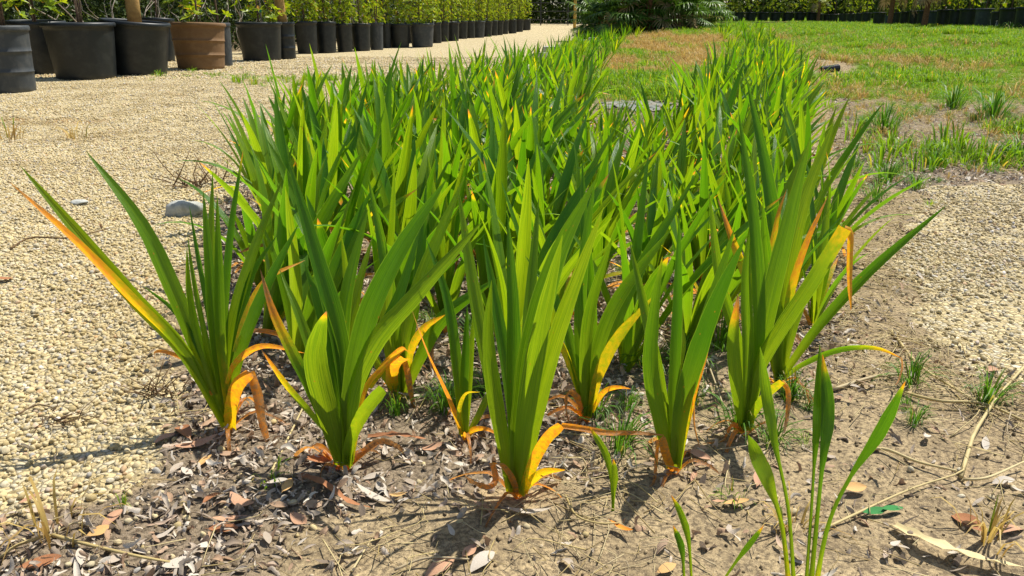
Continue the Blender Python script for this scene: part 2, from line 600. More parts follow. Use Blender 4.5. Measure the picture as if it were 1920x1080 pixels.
M['fabric'] = mat_simple('weed_fabric', (.13, .15, .135), (.19, .195, .165), 60, 0.75, 0.25, 0.5, 0.004, (.22, .20, .15))
M['pipe'] = mat_simple('black_plastic', (.012, .012, .014), (.03, .03, .03), 30, 0.35, 0.5, 0.1, 0.001)
M['twig_dark'] = mat_simple('dark_twig', (.10, .060, .030), (.17, .11, .06), 60, 0.9, 0.1, 0.4, 0.002)
M['white_petal'] = mat_simple('white_petal', (.75, .74, .70), (.65, .66, .6), 60, 0.6, 0.2, 0.1, 0.001)
M['tape'] = mat_simple('green_tape', (.01, .20, .12), (.015, .26, .16), 20, 0.4, 0.4, 0.1, 0.001)

# ------------------------------------------------------------------ ground zones
XLY = [0.0, 0.9, 1.2, 2.0, 3.0, 4.5, 5.5, 11.4, 18, 28, 40]
XLX = [-.40, -.53, -.61, -.86, -1.18, -1.18, -1.0, 0.05, 1.1, 3.2, 5.4]
XRY = [0.0, 1.2, 1.5, 2.85, 4.5, 6, 11, 18, 28, 40]
XRX = [.40, .62, .78, 1.25, 1.7, 2.3, 3.85, 5.9, 8.0, 10]


def XL(y): return np.interp(y, XLY, XLX)
def XR(y): return np.interp(y, XRY, XRX)


def poly_sd(x, y, poly):
    """signed distance, positive inside"""
    x = np.asarray(x, float); y = np.asarray(y, float)
    d = np.full(x.shape, 1e9)
    ins = np.zeros(x.shape, bool)
    n = len(poly)
    for i in range(n):
        (ax, ay), (bx, by) = poly[i], poly[(i + 1) % n]
        ex, ey = bx - ax, by - ay
        t = np.clip(((x - ax) * ex + (y - ay) * ey) / (ex * ex + ey * ey), 0, 1)
        d = np.minimum(d, np.hypot(x - ax - t * ex, y - ay - t * ey))
        cond = ((ay > y) != (by > y)) & (x < (bx - ax) * (y - ay) / ((by - ay) if by != ay else 1e-9) + ax)
        ins ^= cond
    return np.where(ins, d, -d)


GR_R = [(1.75, 3.25), (3.6, 3.45), (3.9, 1.3), (1.6, 1.22), (1.02, 1.36), (.90, 1.62), (1.0, 1.95), (1.22, 2.4), (1.45, 2.9)]


def zones(x, y):
    x = np.asarray(x, float); y = np.asarray(y, float)
    s = x - 0.17 * y
    w = (fbm(x * 3.1, y * 3.1, 21, 3) - 0.5)
    w2 = (fbm(x * 0.8, y * 0.8, 41, 3) - 0.5)
    yfront = np.interp(x, [-3, -1.0, -.8, -.62, -.5], [.80, .94, .97, 1.03, 1.14])
    left = sm(-.06, .06, (XL(y) - x) + w * .28 - .03) * sm(-.06, .06, y - yfront + w * .22)
    left = left * sm(-9.6, -8.2, s)
    right = sm(-.10, .10, poly_sd(x, y, GR_R) + w * .55 - .03)
    far_path = sm(30, 36, y) * sm(-1.0, -2.0, s) * sm(-10, -9, s)
    gravel = np.maximum(np.maximum(left, right), far_path)
    # lawn
    lawn = sm(5.5, 7.4, y + w * 2.6 + w2 * 3) * sm(.1, .6, x - XR(y) + w * .6)
    lawn = np.maximum(lawn, sm(22, 25, y + w * 2) * sm(-2.2, -1.0, s + w2))
    weedy = sm(3.4, 5.6, y) * sm(.15, .6, x - XR(y)) * sm(-.06, .07, w2 + .7 * w)
    mound = np.exp(-(((x - 4.0) / .7) ** 2 + ((y - 11.2) / 1.5) ** 2)) + np.exp(-(((x - 9.2) / 1.2) ** 2 + ((y - 17.5) / .8) ** 2))
    grass = np.maximum(lawn, weedy * .8) * (1 - sm(.3, .6, mound))
    # dry weeds inside the far half of the bed
    fb = (x - XL(y)) / (XR(y) - XL(y))
    inb = sm(.22, .34, fb + w * .2) * (1 - sm(.68, .80, fb + w * .2))
    dry = inb * sm(7.4, 8.4, y + w) * (1 - sm(21, 25, y)) * sm(-.20, .05, w2 + .04)
    dry = np.maximum(dry, .8 * np.exp(-(((x - 5.6) / .9) ** 2 + ((y - 12.2) / 1.4) ** 2)))
    rowgrass = sm(6.2, 8, y + w) * sm(.0, .05, fb) * (1 - sm(1.0, 1.05, fb)) * (1 - dry)
    rowgrass = np.maximum(rowgrass, np.exp(-(((x - 2.0) / .55) ** 2 + ((y - 8.2) / 1.0) ** 2)))
    grass = np.maximum(grass, rowgrass * .8)
    for cx, cy, rr in ((-3.6, 10.3, .55), (-2.5, 9.3, .6), (-4.7, 10.4, .4), (-1.6, 9.6, .4), (-6.2, 6.6, .35)):
        grass = np.maximum(grass, .62 * np.exp(-(((x - cx) / rr) ** 2 + ((y - cy) / rr) ** 2)) * (.5 + w * 2.5))
    dry = np.maximum(dry, .7 * np.exp(-(((x + 3.4) / 1.6) ** 2 + ((y - 5.6) / .35) ** 2)) * (.6 + w * 3))
    # humus and leaf litter in the bed, mulch right of it
    lit = sm(-.05, .1, x - XL(y) + w * .2) * sm(-.05, .15, XR(y) - x + w * .3) * sm(.98, 1.15, y + w * .35 - .10 * sm(.1, .5, x) - .55 * sm(.15, .55, x) * .35)
    lit = lit * (1 - .75 * sm(.0, .35, x) * (1 - sm(1.25, 1.9, y)))
    mulch = sm(2.9, 3.4, y + w * .8) * sm(0, .3, x - XR(y)) * .75 * (1 - lawn)
    spot = sm(.10, .2, w) * sm(.9, 1.1, x) * (1 - right) * .8
    lit = np.maximum(np.maximum(lit, mulch), spot)
    corner = (1 - sm(-.45, -.15, x)) * (1 - sm(.93, 1.05, y - yfront + 1.0)) * .75
    lit = np.maximum(lit, corner)
    return gravel, lit, grass, dry, lawn


def axis(lo, dlo, dhi, hi, step, g=1.09):
    a = list(np.arange(dlo, dhi, step))
    st, v = step, a[-1]
    while v < hi:
        st *= g; v += st; a.append(v)
    st, v = step, a[0]
    b = []
    while v > lo:
        st *= g; v -= st; b.append(v)
    return np.array(b[::-1] + a)


gx = axis(-160, -2.0, 2.0, 160, 0.016)
gy = axis(-40, 0.6, 3.6, 170, 0.016)
GX, GY = np.meshgrid(gx, gy)
GZ = ground_z(GX, GY)
nx, ny = len(gx), len(gy)
me = bpy.data.meshes.new('ground')
vv = np.stack([GX.ravel(), GY.ravel(), GZ.ravel()], 1).astype(np.float32)
ii = np.arange(nx * ny).reshape(ny, nx)
quads = np.stack([ii[:-1, :-1], ii[:-1, 1:], ii[1:, 1:], ii[1:, :-1]], -1).reshape(-1, 4)
me.vertices.add(len(vv)); me.vertices.foreach_set('co', vv.ravel())
me.loops.add(quads.size); me.loops.foreach_set('vertex_index', quads.ravel().astype(np.int32))
me.polygons.add(len(quads))
me.polygons.foreach_set('loop_start', (np.arange(len(quads)) * 4).astype(np.int32))
me.polygons.foreach_set('use_smooth', np.ones(len(quads), bool))
me.update(calc_edges=True)
zg, zl, zr, zd, _ = zones(GX.ravel(), GY.ravel())
for nm, val in (('m_gravel', zg), ('m_litter', zl), ('m_grass', zr), ('m_dry', zd)):
    me.attributes.new(nm, 'FLOAT', 'POINT').data.foreach_set('value', val.astype(np.float32))
me.materials.append(M['ground'])
ground = tag(link_obj('ground', me), 'ground of sandy soil, pale gravel and turf', None, None, 'structure')


# ------------------------------------------------------------------ scattering of uncountable stuff
def scatter(name, P, rot, scl, meshes, label):
    """one object: points that carry instances of the meshes"""
    n = len(P)
    src = bpy.data.collections.new(name + '_pieces')
    for i, m in enumerate(meshes):
        o = bpy.data.objects.new('%s_piece_%02d' % (name, i), m)
        src.objects.link(o)
    me = bpy.data.meshes.new(name)
    me.vertices.add(n)
    me.vertices.foreach_set('co', np.asarray(P, np.float32).ravel())
    me.attributes.new('rot', 'FLOAT_VECTOR', 'POINT').data.foreach_set('vector', np.asarray(rot, np.float32).ravel())
    me.attributes.new('scl', 'FLOAT_VECTOR', 'POINT').data.foreach_set('vector', np.asarray(scl, np.float32).ravel())
    me.attributes.new('idx', 'INT', 'POINT').data.foreach_set('value', rng.integers(0, len(meshes), n).astype(np.int32))
    me.update()
    o = link_obj(name, me)
    ng = bpy.data.node_groups.new(name + '_scatter', 'GeometryNodeTree')
    ng.interface.new_socket('Geometry', in_out='INPUT', socket_type='NodeSocketGeometry')
    ng.interface.new_socket('Geometry', in_out='OUTPUT', socket_type='NodeSocketGeometry')
    N = ng.nodes
    gi, go = N.new('NodeGroupInput'), N.new('NodeGroupOutput')
    ci = N.new('GeometryNodeCollectionInfo')
    ci.inputs['Collection'].default_value = src
    ci.inputs['Separate Children'].default_value = True
    ci.inputs['Reset Children'].default_value = True
    ip = N.new('GeometryNodeInstanceOnPoints')
    ip.inputs['Pick Instance'].default_value = True

    def na(nm, dt):
        a = N.new('GeometryNodeInputNamedAttribute')
        a.data_type = dt
        a.inputs['Name'].default_value = nm
        return a.outputs['Attribute']
    L = ng.links.new
    m2p = N.new('GeometryNodeMeshToPoints')
    L(gi.outputs[0], m2p.inputs['Mesh'])
    L(m2p.outputs[0], ip.inputs['Points'])
    L(ci.outputs[0], ip.inputs['Instance'])
    L(na('idx', 'INT'), ip.inputs['Instance Index'])
    L(na('rot', 'FLOAT_VECTOR'), ip.inputs['Rotation'])
    L(na('scl', 'FLOAT_VECTOR'), ip.inputs['Scale'])
    L(ip.outputs[0], go.inputs[0])
    md = o.modifiers.new('scatter', 'NODES')
    md.node_group = ng
    return tag(o, label, None, None, 'stuff')


def candidates(x0, x1, y0, y1, dens):
    n = int((x1 - x0) * (y1 - y0) * dens)
    x = rng.uniform(x0, x1, n); y = rng.uniform(y0, y1, n)
    keep = np.abs(x) < 0.80 * y + 0.55          # a fan wider than what the photograph could see
    return x[keep], y[keep]


def eul(n, tilt=0.4):
    return np.stack([rng.normal(0, tilt, n), rng.normal(0, tilt, n), rng.uniform(0, 6.283, n)], 1)


def rock_mesh(name, seed, mat, sub=2, flat=0.65, rough=0.22):
    import bmesh
    bm = bmesh.new()
    bmesh.ops.create_icosphere(bm, subdivisions=sub, radius=0.5)
    r = random.Random(seed)
    planes = []
    for _ in range(7):
        v = Vector((r.gauss(0, 1), r.gauss(0, 1), r.gauss(0, 1))).normalized()
        planes.append((v, r.uniform(0.30, 0.46)))
    ax = (r.uniform(.8, 1.15), r.uniform(.65, .95), flat * r.uniform(.8, 1.2))
    ox, oy = r.uniform(0, 90), r.uniform(0, 90)
    for v in bm.verts:
        for pn, dd in planes:
            e = v.co.dot(pn) - dd
            if e > 0: v.co -= pn * e * 0.85
        k = 1 + rough * (float(vnoise(np.array([ox + v.co.x * 4 + v.co.z * 3]), np.array([oy + v.co.y * 4 - v.co.z * 2]), 2)[0]) - .5)
        v.co = Vector((v.co.x * ax[0] * k, v.co.y * ax[1] * k, v.co.z * ax[2] * k))
    m = bpy.data.meshes.new(name)
    bm.to_mesh(m); bm.free()
    m.polygons.foreach_set('use_smooth', [True] * len(m.polygons))
    m.materials.append(mat)
    return m


def dead_leaf_mesh(name, seed, mat, L=1.0, W=0.42):
    """oval dry leaf of length 1 lying on its back, curled along and across, with stalk"""
    r = random.Random(seed)
    curl, bend, tw = r.uniform(-.6, 1.3), r.uniform(-.9, .9), r.uniform(-.5, .5)
    mb = MB()
    nx_, ny_ = 8, 4
    V, F, UV = [], [], []
    for i in range(nx_ + 1):
        t = i / nx_
        w = W * .5 * (math.sin(math.pi * min(max(t * .96 + .02, 0), 1)) ** .75) * (1 + r.uniform(-.07, .07))
        x = (t - .5) * L
        z0 = bend * (t - .5) ** 2 * L * .9
        for k in range(ny_ + 1):
            u = 2 * k / ny_ - 1
            a = curl * u * 0.9
            yy = w * (math.sin(a) / (curl * .9) if abs(curl) > .05 else u)
            zz = w * ((1 - math.cos(a)) / (abs(curl) * .9) if abs(curl) > .05 else 0) * (1 if curl > 0 else -1)
            zz -= .03 * L * (abs(u) < .1)
            ca, sa = math.cos(tw * (t - .5)), math.sin(tw * (t - .5))
            V.append((x, yy * ca - zz * sa, z0 + yy * sa + zz * ca)); UV.append((u * .5 + .5, t))
    for i in range(nx_):
        for k in range(ny_):
            a = i * (ny_ + 1) + k
            F.append((a, a + 1, a + ny_ + 2, a + ny_ + 1))
    mb.add(V, F, UV)
    e = Vector(V[(ny_ + 1) // 2])
    tube(mb, [e, e + Vector((-.06, .01, .0)), e + Vector((-.13, .02, .03))], .010, .007, 2, 3)
    return mb.mesh(name, [mat])


def fragment_mesh(name, seed, mat):
    """torn or rolled piece of an old leaf"""
    r = random.Random(seed)
    st = random.getstate(); random.seed(seed)
    mb = MB()
    W = r.uniform(.14, .42)
    P = [Vector((-.5, 0, 0))]
    az, el = r.uniform(-.5, .5), r.uniform(-.3, .5)
    for i in range(5):
        az += r.gauss(0, .35); el += r.gauss(-.08, .45)
        P.append(P[-1] + Vector((math.cos(az) * math.cos(el), math.sin(az), math.sin(el))) * .2)
    blade(mb, P, W, (0, 0, 1), r.uniform(-1.0, 1.2), r.uniform(-1.6, 1.6), n=7, na=3, prof=[(0, r.uniform(.3, 1)), (.3, 1), (.7, r.uniform(.6, 1)), (1, r.uniform(.1, .8))], jag=.25)
    random.setstate(st)
    return mb.mesh(name, [mat])


def straw_mesh(name, seed, mat):
    r = random.Random(seed)
    mb = MB()
    a, b = r.uniform(-.25, .25), r.uniform(-.15, .15)
    tube(mb, [(-.5, 0, 0), (-.15, a * .6, .03), (.2, a, .05 + abs(b) * .3), (.5, a * .3 + b, r.uniform(0, .12))], .011, .005, 6, 3)
    return mb.mesh(name, [mat])


def tuft_mesh(name, seed, mat, nb=22, H=.10, spread=.06, w=.0035, droop=.6):
    r = random.Random(seed)
    mb = MB()
    for _ in range(nb):
        a = r.uniform(0, 6.283)
        d = Vector((math.cos(a), math.sin(a), 0))
        h = H * r.uniform(.5, 1.15)
        ln = r.uniform(.1, 1.0) * droop
        p0 = d * spread * r.uniform(0, .5)
        pts = [p0, p0 + d * h * ln * .25 + Vector((0, 0, h * .5)), p0 + d * h * ln * .75 + Vector((0, 0, h * (.95 - .35 * ln))), p0 + d * h * ln * 1.15 + Vector((0, 0, h * (1.05 - .8 * ln)))]
        blade(mb, pts, w * r.uniform(.7, 1.3), -d + Vector((0, 0, .6)), .2, 0, n=4, na=1, prof=[(0, .8), (.4, 1), (.8, .6), (1, .05)])
    return mb.mesh(name, [mat])


STONES = [rock_mesh('stone_%d' % i, 100 + i, M['stone'], 2 if i < 8 else 1) for i in range(10)]
LEAVES = [dead_leaf_mesh('dead_leaf_%d' % i, 40 + i, M['litter'], 1.0, random.uniform(.26, .52)) for i in range(9)] + [fragment_mesh('leaf_fragment_%d' % i, 140 + i, M['litter']) for i in range(17)]
STRAWS = [straw_mesh('straw_%d' % i, 60 + i, M['straw']) for i in range(8)]
TUFTS = [tuft_mesh('grass_%d' % i, 80 + i, M['grass'], 20, .085, .10, .0045, .8) for i in range(6)]
TUFTS_DARK = [tuft_mesh('tuft_%d' % i, 90 + i, M['grass_dark'], 64, .15, .09, .0045, .9) for i in range(5)]
TUFTS_DRY = [tuft_mesh('dry_tuft_%d' % i, 95 + i, M['grass_dry'], 22, .11, .10, .0040, .9) for i in range(5)]

# gravel
PX, PY, PS = [], [], []
for (y0, y1, dens, s0, s1) in ((.72, 2.6, 13500, .0065, .0165), (2.6, 5.6, 8600, .0085, .0160), (5.6, 9.5, 4600, .011, .020), (9.5, 15, 1300, .018, .034)):
    x, y = candidates(-11, 5, y0, y1, dens)
    g = zones(x, y)[0]
    k = rng.random(len(x)) < np.clip(g * 1.15 - .1, 0, 1) * np.where(x > .6, .25 + .75 * sm(.36, .52, fbm(x * 3.4, y * 3.4, 91, 3)), .55 + .45 * sm(.34, .48, fbm(x * 1.9, y * 1.9, 93, 3)))
    x, y = x[k], y[k]
    PX.append(x); PY.append(y)
    PS.append(s0 + (s1 - s0) * rng.random(len(x)) ** 1.9 + (rng.random(len(x)) > .985) * .006)
# pebbles strewn over the soil, thinning away from the gravel
x, y = candidates(-2.2, 3.5, .6, 4.5, 1300)
zz = zones(x, y)
near_g = np.maximum(zones(x + .12, y + .06)[0], zones(x - .12, y + .12)[0])
k = rng.random(len(x)) < (.10 + .75 * near_g + .30 * zones(x - .28, y + .1)[0] * (x < .3)) * (1 - zz[0])
PX.append(x[k]); PY.append(y[k]); PS.append(rng.uniform(.004, .0155, k.sum()))
PX, PY, PS = np.concatenate(PX), np.concatenate(PY), np.concatenate(PS)
n = len(PX)
scl = PS[:, None] * rng.uniform(.78, 1.3, (n, 3))
PZ = ground_z(PX, PY) + PS * rng.uniform(-.12, .30, n)
RT = eul(n, .45)
# the three hundred stones that show largest are pieces of their own
vd = PY * CP + (CAMH - PZ) * SP
inview = (np.abs(PX / vd) * FPX < 960) & ((PY * SP + (PZ - CAMH) * CP) / vd * FPX > -540)
order = np.argsort(-np.where(inview, PS / vd, 0))[:300]
for i in order:
    o = link_obj('stone', STONES[int(rng.integers(0, 8))], ground)
    o.location = (PX[i], PY[i], PZ[i]); o.rotation_euler = RT[i]; o.scale = scl[i]
keep = np.ones(n, bool); keep[order] = False
PX, PY, PZ, RT, scl, n = PX[keep], PY[keep], PZ[keep], RT[keep], scl[keep], int(keep.sum())
scatter('gravel', np.stack([PX, PY, PZ], 1), RT, scl, STONES, 'pale cream gravel of small stones on the path and the right-hand patch')

# crumbs of earth
M['crumb'] = mat_random('earth_crumb', [(0.0, (.14, .105, .065)), (0.4, (.27, .205, .12)), (0.8, (.42, .32, .19)), (1.0, (.55, .45, .30))], 200, .95, .5, .001, .4)
CRUMBS = [rock_mesh('crumb_%d' % i, 180 + i, M['crumb'], 1, .7, .4) for i in range(5)]
x, y = candidates(-1.6, 2.4, .6, 3.2, 5200)
k = rng.random(len(x)) < (1 - zones(x, y)[0]) * (.25 + .9 * sm(.35, .65, fbm(x * 6, y * 6, 17, 3)))
x, y = x[k], y[k]
n = len(x)
PS = .0018 + .0085 * rng.random(n) ** 4
scatter('soil_crumbs', np.stack([x, y, ground_z(x, y) + PS * .15], 1), eul(n, .5), PS[:, None] * rng.uniform(.8, 1.3, (n, 3)), CRUMBS, 'small crumbs of sandy earth on the bare soil')

# leaf litter
PX, PY, PS = [], [], []
for (y0, y1, dens, s0, s1) in ((.62, 2.4, 9500, .006, .034), (2.4, 5, 2800, .016, .040), (5, 9, 420, .025, .055)):
    x, y = candidates(-2.2, 5, y0, y1, dens)
    zz = zones(x, y)
    pr = np.clip(zz[1] * 1.1 * (1 - zz[0]) + .10 * (1 - zz[0]) * (x > -.8) + .010, 0, 1)
    pr = pr * (.35 + .9 * fbm(x * 5, y * 5, 77, 2))
    k = rng.random(len(x)) < pr
    PX.append(x[k]); PY.append(y[k]); PS.append(s0 + (s1 - s0) * rng.random(k.sum()) ** 1.5)
PX, PY, PS = np.concatenate(PX), np.concatenate(PY), np.concatenate(PS)
n = len(PX)
PZ = ground_z(PX, PY) + rng.uniform(.001, .011, n)
scatter('leaf_litter', np.stack([PX, PY, PZ], 1), eul(n, .46), PS[:, None] * rng.uniform(.8, 1.2, (n, 3)), LEAVES, 'grey and brown dead leaf litter between the plants')

# straw
PX, PY, PS = [], [], []
for (y0, y1, dens, s0, s1) in ((.62, 2.6, 2300, .02, .11), (2.6, 7, 800, .05, .16), (7, 14, 70, .08, .25)):
    x, y = candidates(-2.5 if y1 < 5 else -7, 6, y0, y1, dens)
    zz = zones(x, y)
    clump = np.maximum(sm(.45, .72, fbm(x * 2.2 + 9, y * 2.2, 55, 3)), np.maximum(np.exp(-(((x - .16) / .13) ** 2 + ((y - 1.12) / .10) ** 2)), np.exp(-(((x - .80) / .22) ** 2 + ((y - 1.75) / .25) ** 2))))
    pr = (.10 + .9 * clump) * (1 - zz[0] * .88) * np.where(x > -.75, 1, .75) * np.where(x > .05, 1.15, .55)
    k = rng.random(len(x)) < pr
    PX.append(x[k]); PY.append(y[k]); PS.append(rng.uniform(s0, s1, k.sum()))
PX, PY, PS = np.concatenate(PX), np.concatenate(PY), np.concatenate(PS)
n = len(PX)
PZ = ground_z(PX, PY) + rng.uniform(.002, .014, n)
scatter('dry_straw', np.stack([PX, PY, PZ], 1), eul(n, .13), np.stack([PS, np.maximum(PS, .085) * rng.uniform(.8, 1.7, n), np.maximum(PS, .085) * rng.uniform(.7, 1.2, n)], 1), STRAWS, 'thin dry straw stalks scattered over the soil')

# lawn
PX, PY, PS = [], [], []
for (x0, x1, y0, y1, dens, s0, s1) in ((.4, 9, 3.3, 9, 700, .6, 1.35), (0, 15, 9, 16, 480, .8, 1.2), (-7, 0, 6, 12, 260, .5, 1.0), (0, 26, 16, 34, 260, .9, 1.3), (2, 30, 34, 52, 90, 1.2, 1.6)):
    x, y = candidates(x0, x1, y0, y1, dens)
    gr = zones(x, y)[2]
    k = rng.random(len(x)) < gr * np.clip(.35 + 1.1 * fbm(x * 1.5, y * 1.5, 31, 2), 0, 1)
    PX.append(x[k]); PY.append(y[k]); PS.append(rng.uniform(s0, s1, k.sum()) * (.45 + 1.25 * sm(.3, .7, fbm(x[k] * .9, y[k] * .9, 71, 3))))
PX, PY, PS = np.concatenate(PX), np.concatenate(PY), np.concatenate(PS)
n = len(PX)
scatter('grass', np.stack([PX, PY, ground_z(PX, PY) - .004], 1), eul(n, .12), PS[:, None] * rng.uniform(.8, 1.2, (n, 3)), TUFTS, 'bright green lawn grass growing right of the bed')

# dry weeds
PX, PY, PS = [], [], []
for (x0, x1, y0, y1, dens, s0, s1) in ((-1, 7, 7, 13, 120, .7, 1.5), (0, 8, 13, 26, 60, .9, 1.7), (.8, 7, 3.0, 8, 110, .35, 1.0)):
    x, y = candidates(x0, x1, y0, y1, dens)
    zz = zones(x, y)
    k = rng.random(len(x)) < np.clip(zz[3] + .05 * zz[2] + .35 * zz[1] * (x > XR(y)), 0, 1) * (1 - zz[0])
    PX.append(x[k]); PY.append(y[k]); PS.append(rng.uniform(s0, s1, k.sum()))
PX, PY, PS = np.concatenate(PX), np.concatenate(PY), np.concatenate(PS)
n = len(PX)
scatter('dry_grass', np.stack([PX, PY, ground_z(PX, PY) - .004], 1), eul(n, .2), PS[:, None] * rng.uniform(.8, 1.2, (n, 3)), TUFTS_DRY, 'dry orange brown weeds in the open far half of the bed')

# green weeds inside the bed and beside it
x, y = candidates(-.3, 5, 1.15, 8, 70)
zz = zones(x, y)
k = rng.random(len(x)) < (1 - zz[0]) * np.maximum(sm(.5, .68, fbm(x * 1.7, y * 1.7, 63, 2)) * .6, .55 * np.exp(-(((x - .40) / .14) ** 2 + ((y - 1.40) / .16) ** 2)))
x, y = x[k], y[k]
n = len(x)
scatter('weed_grass', np.stack([x, y, ground_z(x, y) - .003], 1), eul(n, .15), rng.uniform(.2, .62, (n, 1)) * np.ones((1, 3)), TUFTS_DARK, 'fine green weed grass sprouting between the plants')

# ------------------------------------------------------------------ the front plants, leaf by leaf
GREEN = ((0, 0), (1, 0))
GT = ((0, 0), (.9, 0), (.96, .35), (1, .95))
YB = ((0, .28), (.3, .12), (.6, 0), (1, 0))
YEL = ((0, .2), (.4, .3), (1, .42))
ORG = ((0, .3), (.4, .5), (.8, .65), (1, .95))
DEAD = ((0, .55), (.3, .78), (.7, .86), (1, .96))


BASE_CURLS = []


def front_plant(base, label, leaves):
    b = at_ground(*base)
    root = empty('strap_leaf_lily', b, label, 'plant', 'strap leaved lily plants in the bed')
    D = depth(b)
    for lf in leaves:
        pts, w = lf[0], lf[1]
        kw = dict(lf[2]) if len(lf) > 2 else {}
        dy = kw.pop('dy', 0.0); yaw = kw.pop('yaw', random.uniform(-.5, .5)); nm = kw.pop('name', 'leaf'); lb = kw.pop('label', None)
        n = len(pts)
        P = []
        for i, (px, py) in enumerate(pts):
            t = i / (n - 1)
            q = at_plane(px, py, b.y + dy * t ** 1.2)
            if i == 0 and kw.get('ages') is not DEAD:
                q.z = min(q.z, b.z + .02) if py > base[1] - 40 else q.z
            q.z = max(q.z, b.z - .008)
            P.append(q - b)
        f = Matrix.Rotation(yaw, 3, 'Z') @ Vector((0, -1, .25))
        mb = MB()
        kw.setdefault('fold', .5 if dy >= 0 else -.5)
        blade(mb, P, w * .62 * D / FPX, f, n=18, **kw)
        o = mb.build(nm, M['strap'], root)
        if lb: o['label'] = lb
    for k in range(4):
        BASE_CURLS.append((root, random.uniform(0, 6.28), random.uniform(.34, .62)))
    return root


front_plant((428, 806), 'green lily plant at the gravel edge with a long orange leaf reaching far left', [
    ([(424, 800), (345, 660), (252, 560), (150, 440), (38, 311)], 44, dict(ages=((0, .25), (.2, .08), (.5, 0), (1, 0)), yaw=.5)),
    ([(420, 800), (338, 662), (245, 562), (140, 452), (17, 341)], 40, dict(ages=((0, .3), (.25, .12), (.42, .30), (.52, .48), (.7, .60), (.85, .72), (1, .9)), side=-.05, dy=-.03, yaw=-.3, label='long orange and yellow leaf')),
    ([(422, 790), (375, 670), (325, 545), (262, 415), (162, 284)], 50, dict(dy=.06, yaw=.6)),
    ([(405, 740), (368, 640), (325, 580), (268, 536)], 20, dict(dy=.05)),
    ([(405, 740), (370, 620), (355, 540), (350, 463)], 24, dict(dy=-.02, yaw=.8)),
    ([(425, 790), (404, 640), (392, 500), (381, 358)], 34, dict(dy=.05, fold=.5)),
    ([(430, 790), (414, 640), (410, 500), (407, 363)], 30, dict(dy=.03, yaw=.4, ages=((0, .42), (.3, .22), (.5, .02), (1, 0)))),
    ([(420, 760), (395, 600), (370, 470), (355, 385)], 20, dict(dy=.10)),
    ([(428, 780), (425, 620), (435, 440), (456, 281)], 40, dict(dy=.12, yaw=-.6, ages=GT)),
    ([(428, 790), (432, 640), (478, 470), (530, 335)], 44, dict(dy=.10, yaw=-.4)),
    ([(432, 790), (450, 680), (492, 560), (560, 420)], 46, dict(dy=.02, yaw=-.5, ages=((0, .3), (.4, .05), (1, 0)))),
    ([(428, 780), (412, 620), (398, 460), (399, 322)], 34, dict(dy=.14)),
    ([(425, 790), (445, 640), (470, 520), (520, 440)], 30, dict(dy=.08)),
    ([(425, 790), (378, 590), (360, 500), (352, 440)], 22, dict(dy=.12)),
    ([(436, 806), (434, 770), (446, 722), (470, 698)], 40, dict(ages=((0, .34), (.5, .5), (.9, .62), (1, .8)), prof=TORN, dy=-.04, yaw=0, fold=.5, label='short wide yellow leaf')),
    ([(468, 698), (484, 742), (492, 790), (506, 838), (516, 872)], 30, dict(ages=((0, .72), (.4, .86), (.6, .80), (1, .9)), prof=DRY, dy=-.06, twist=.7, name='dry_leaf', wav=.3, label='brown dry leaf hanging to the ground')),
    ([(424, 720), (440, 682), (490, 650), (572, 662)], 20, dict(ages=((0, .4), (.5, .62), (1, .72)), dy=-.05, name='dry_leaf', label='orange dry leaf curving right')),
    ([(400, 740), (370, 690), (325, 664), (291, 660), (293, 682)], 16, dict(ages=((0, .6), (1, .8)), dy=.05, name='dry_leaf', prof=DRY)),
    ([(440, 660), (462, 590), (500, 525), (572, 488)], 20, dict(ages=((0, .3), (.5, .48), (1, .6)), dy=.10, label='arched yellow leaf')),
])

front_plant((645, 884), 'big green lily plant with a short broad leaf in front, second in the front row', [
    ([(640, 872), (612, 770), (592, 680), (600, 620), (612, 584)], 68, dict(ages=((0, .1), (.3, 0), (.92, .05), (.97, .6), (1, .9)), dy=-.07, fold=-.3, yaw=.2, prof=SHORT)),
    ([(645, 872), (632, 780), (625, 700), (612, 620), (570, 490)], 46, dict(dy=.02, yaw=.4)),
    ([(650, 870), (650, 760), (632, 620), (590, 470), (540, 300)], 56, dict(dy=.05, yaw=.5, fold=.5)),
    ([(650, 872), (662, 740), (690, 600), (750, 470), (838, 335)], 70, dict(dy=.02, yaw=-.3, fold=.45)),
    ([(648, 872), (658, 740), (700, 640), (770, 560), (905, 415)], 60, dict(dy=-.04, yaw=-.6)),
    ([(646, 860), (640, 730), (650, 560), (690, 392)], 50, dict(dy=.09, yaw=-.2, ages=YB)),
    ([(646, 860), (645, 720), (668, 560), (700, 440)], 42, dict(dy=.12)),
    ([(652, 868), (662, 820), (686, 770), (719, 729)], 40, dict(ages=((0, .12), (.5, .20), (1, .10)), prof=TORN, dy=-.05, fold=.5, yaw=-.4)),
    ([(632, 850), (590, 745), (545, 655), (512, 585), (488, 505)], 36, dict(ages=((0, 0), (.5, .05), (.68, .35), (.8, .68), (.92, .85), (1, 1)), dy=.03, yaw=.4)),
    ([(626, 830), (585, 782), (535, 722), (490, 655)], 26, dict(ages=((0, .1), (.5, .22), (.8, .5), (1, .85)), dy=-.02)),
    ([(640, 850), (605, 720), (560, 590), (524, 505)], 34, dict(dy=.09, yaw=.3)),
    ([(645, 850), (622, 700), (600, 560), (583, 425)], 36, dict(dy=.13)),
    ([(650, 850), (680, 700), (745, 560), (790, 420)], 42, dict(dy=.14)),
    ([(655, 850), (680, 740), (715, 690), (760, 655)], 24, dict(ages=((0, .2), (.4, .45), (1, .6)), dy=.05, prof=DRY)),
    ([(635, 880), (612, 872), (602, 890), (606, 908)], 16, dict(ages=((0, .8), (1, .95)), dy=-.05, prof=DRY, name='dry_leaf')),
])

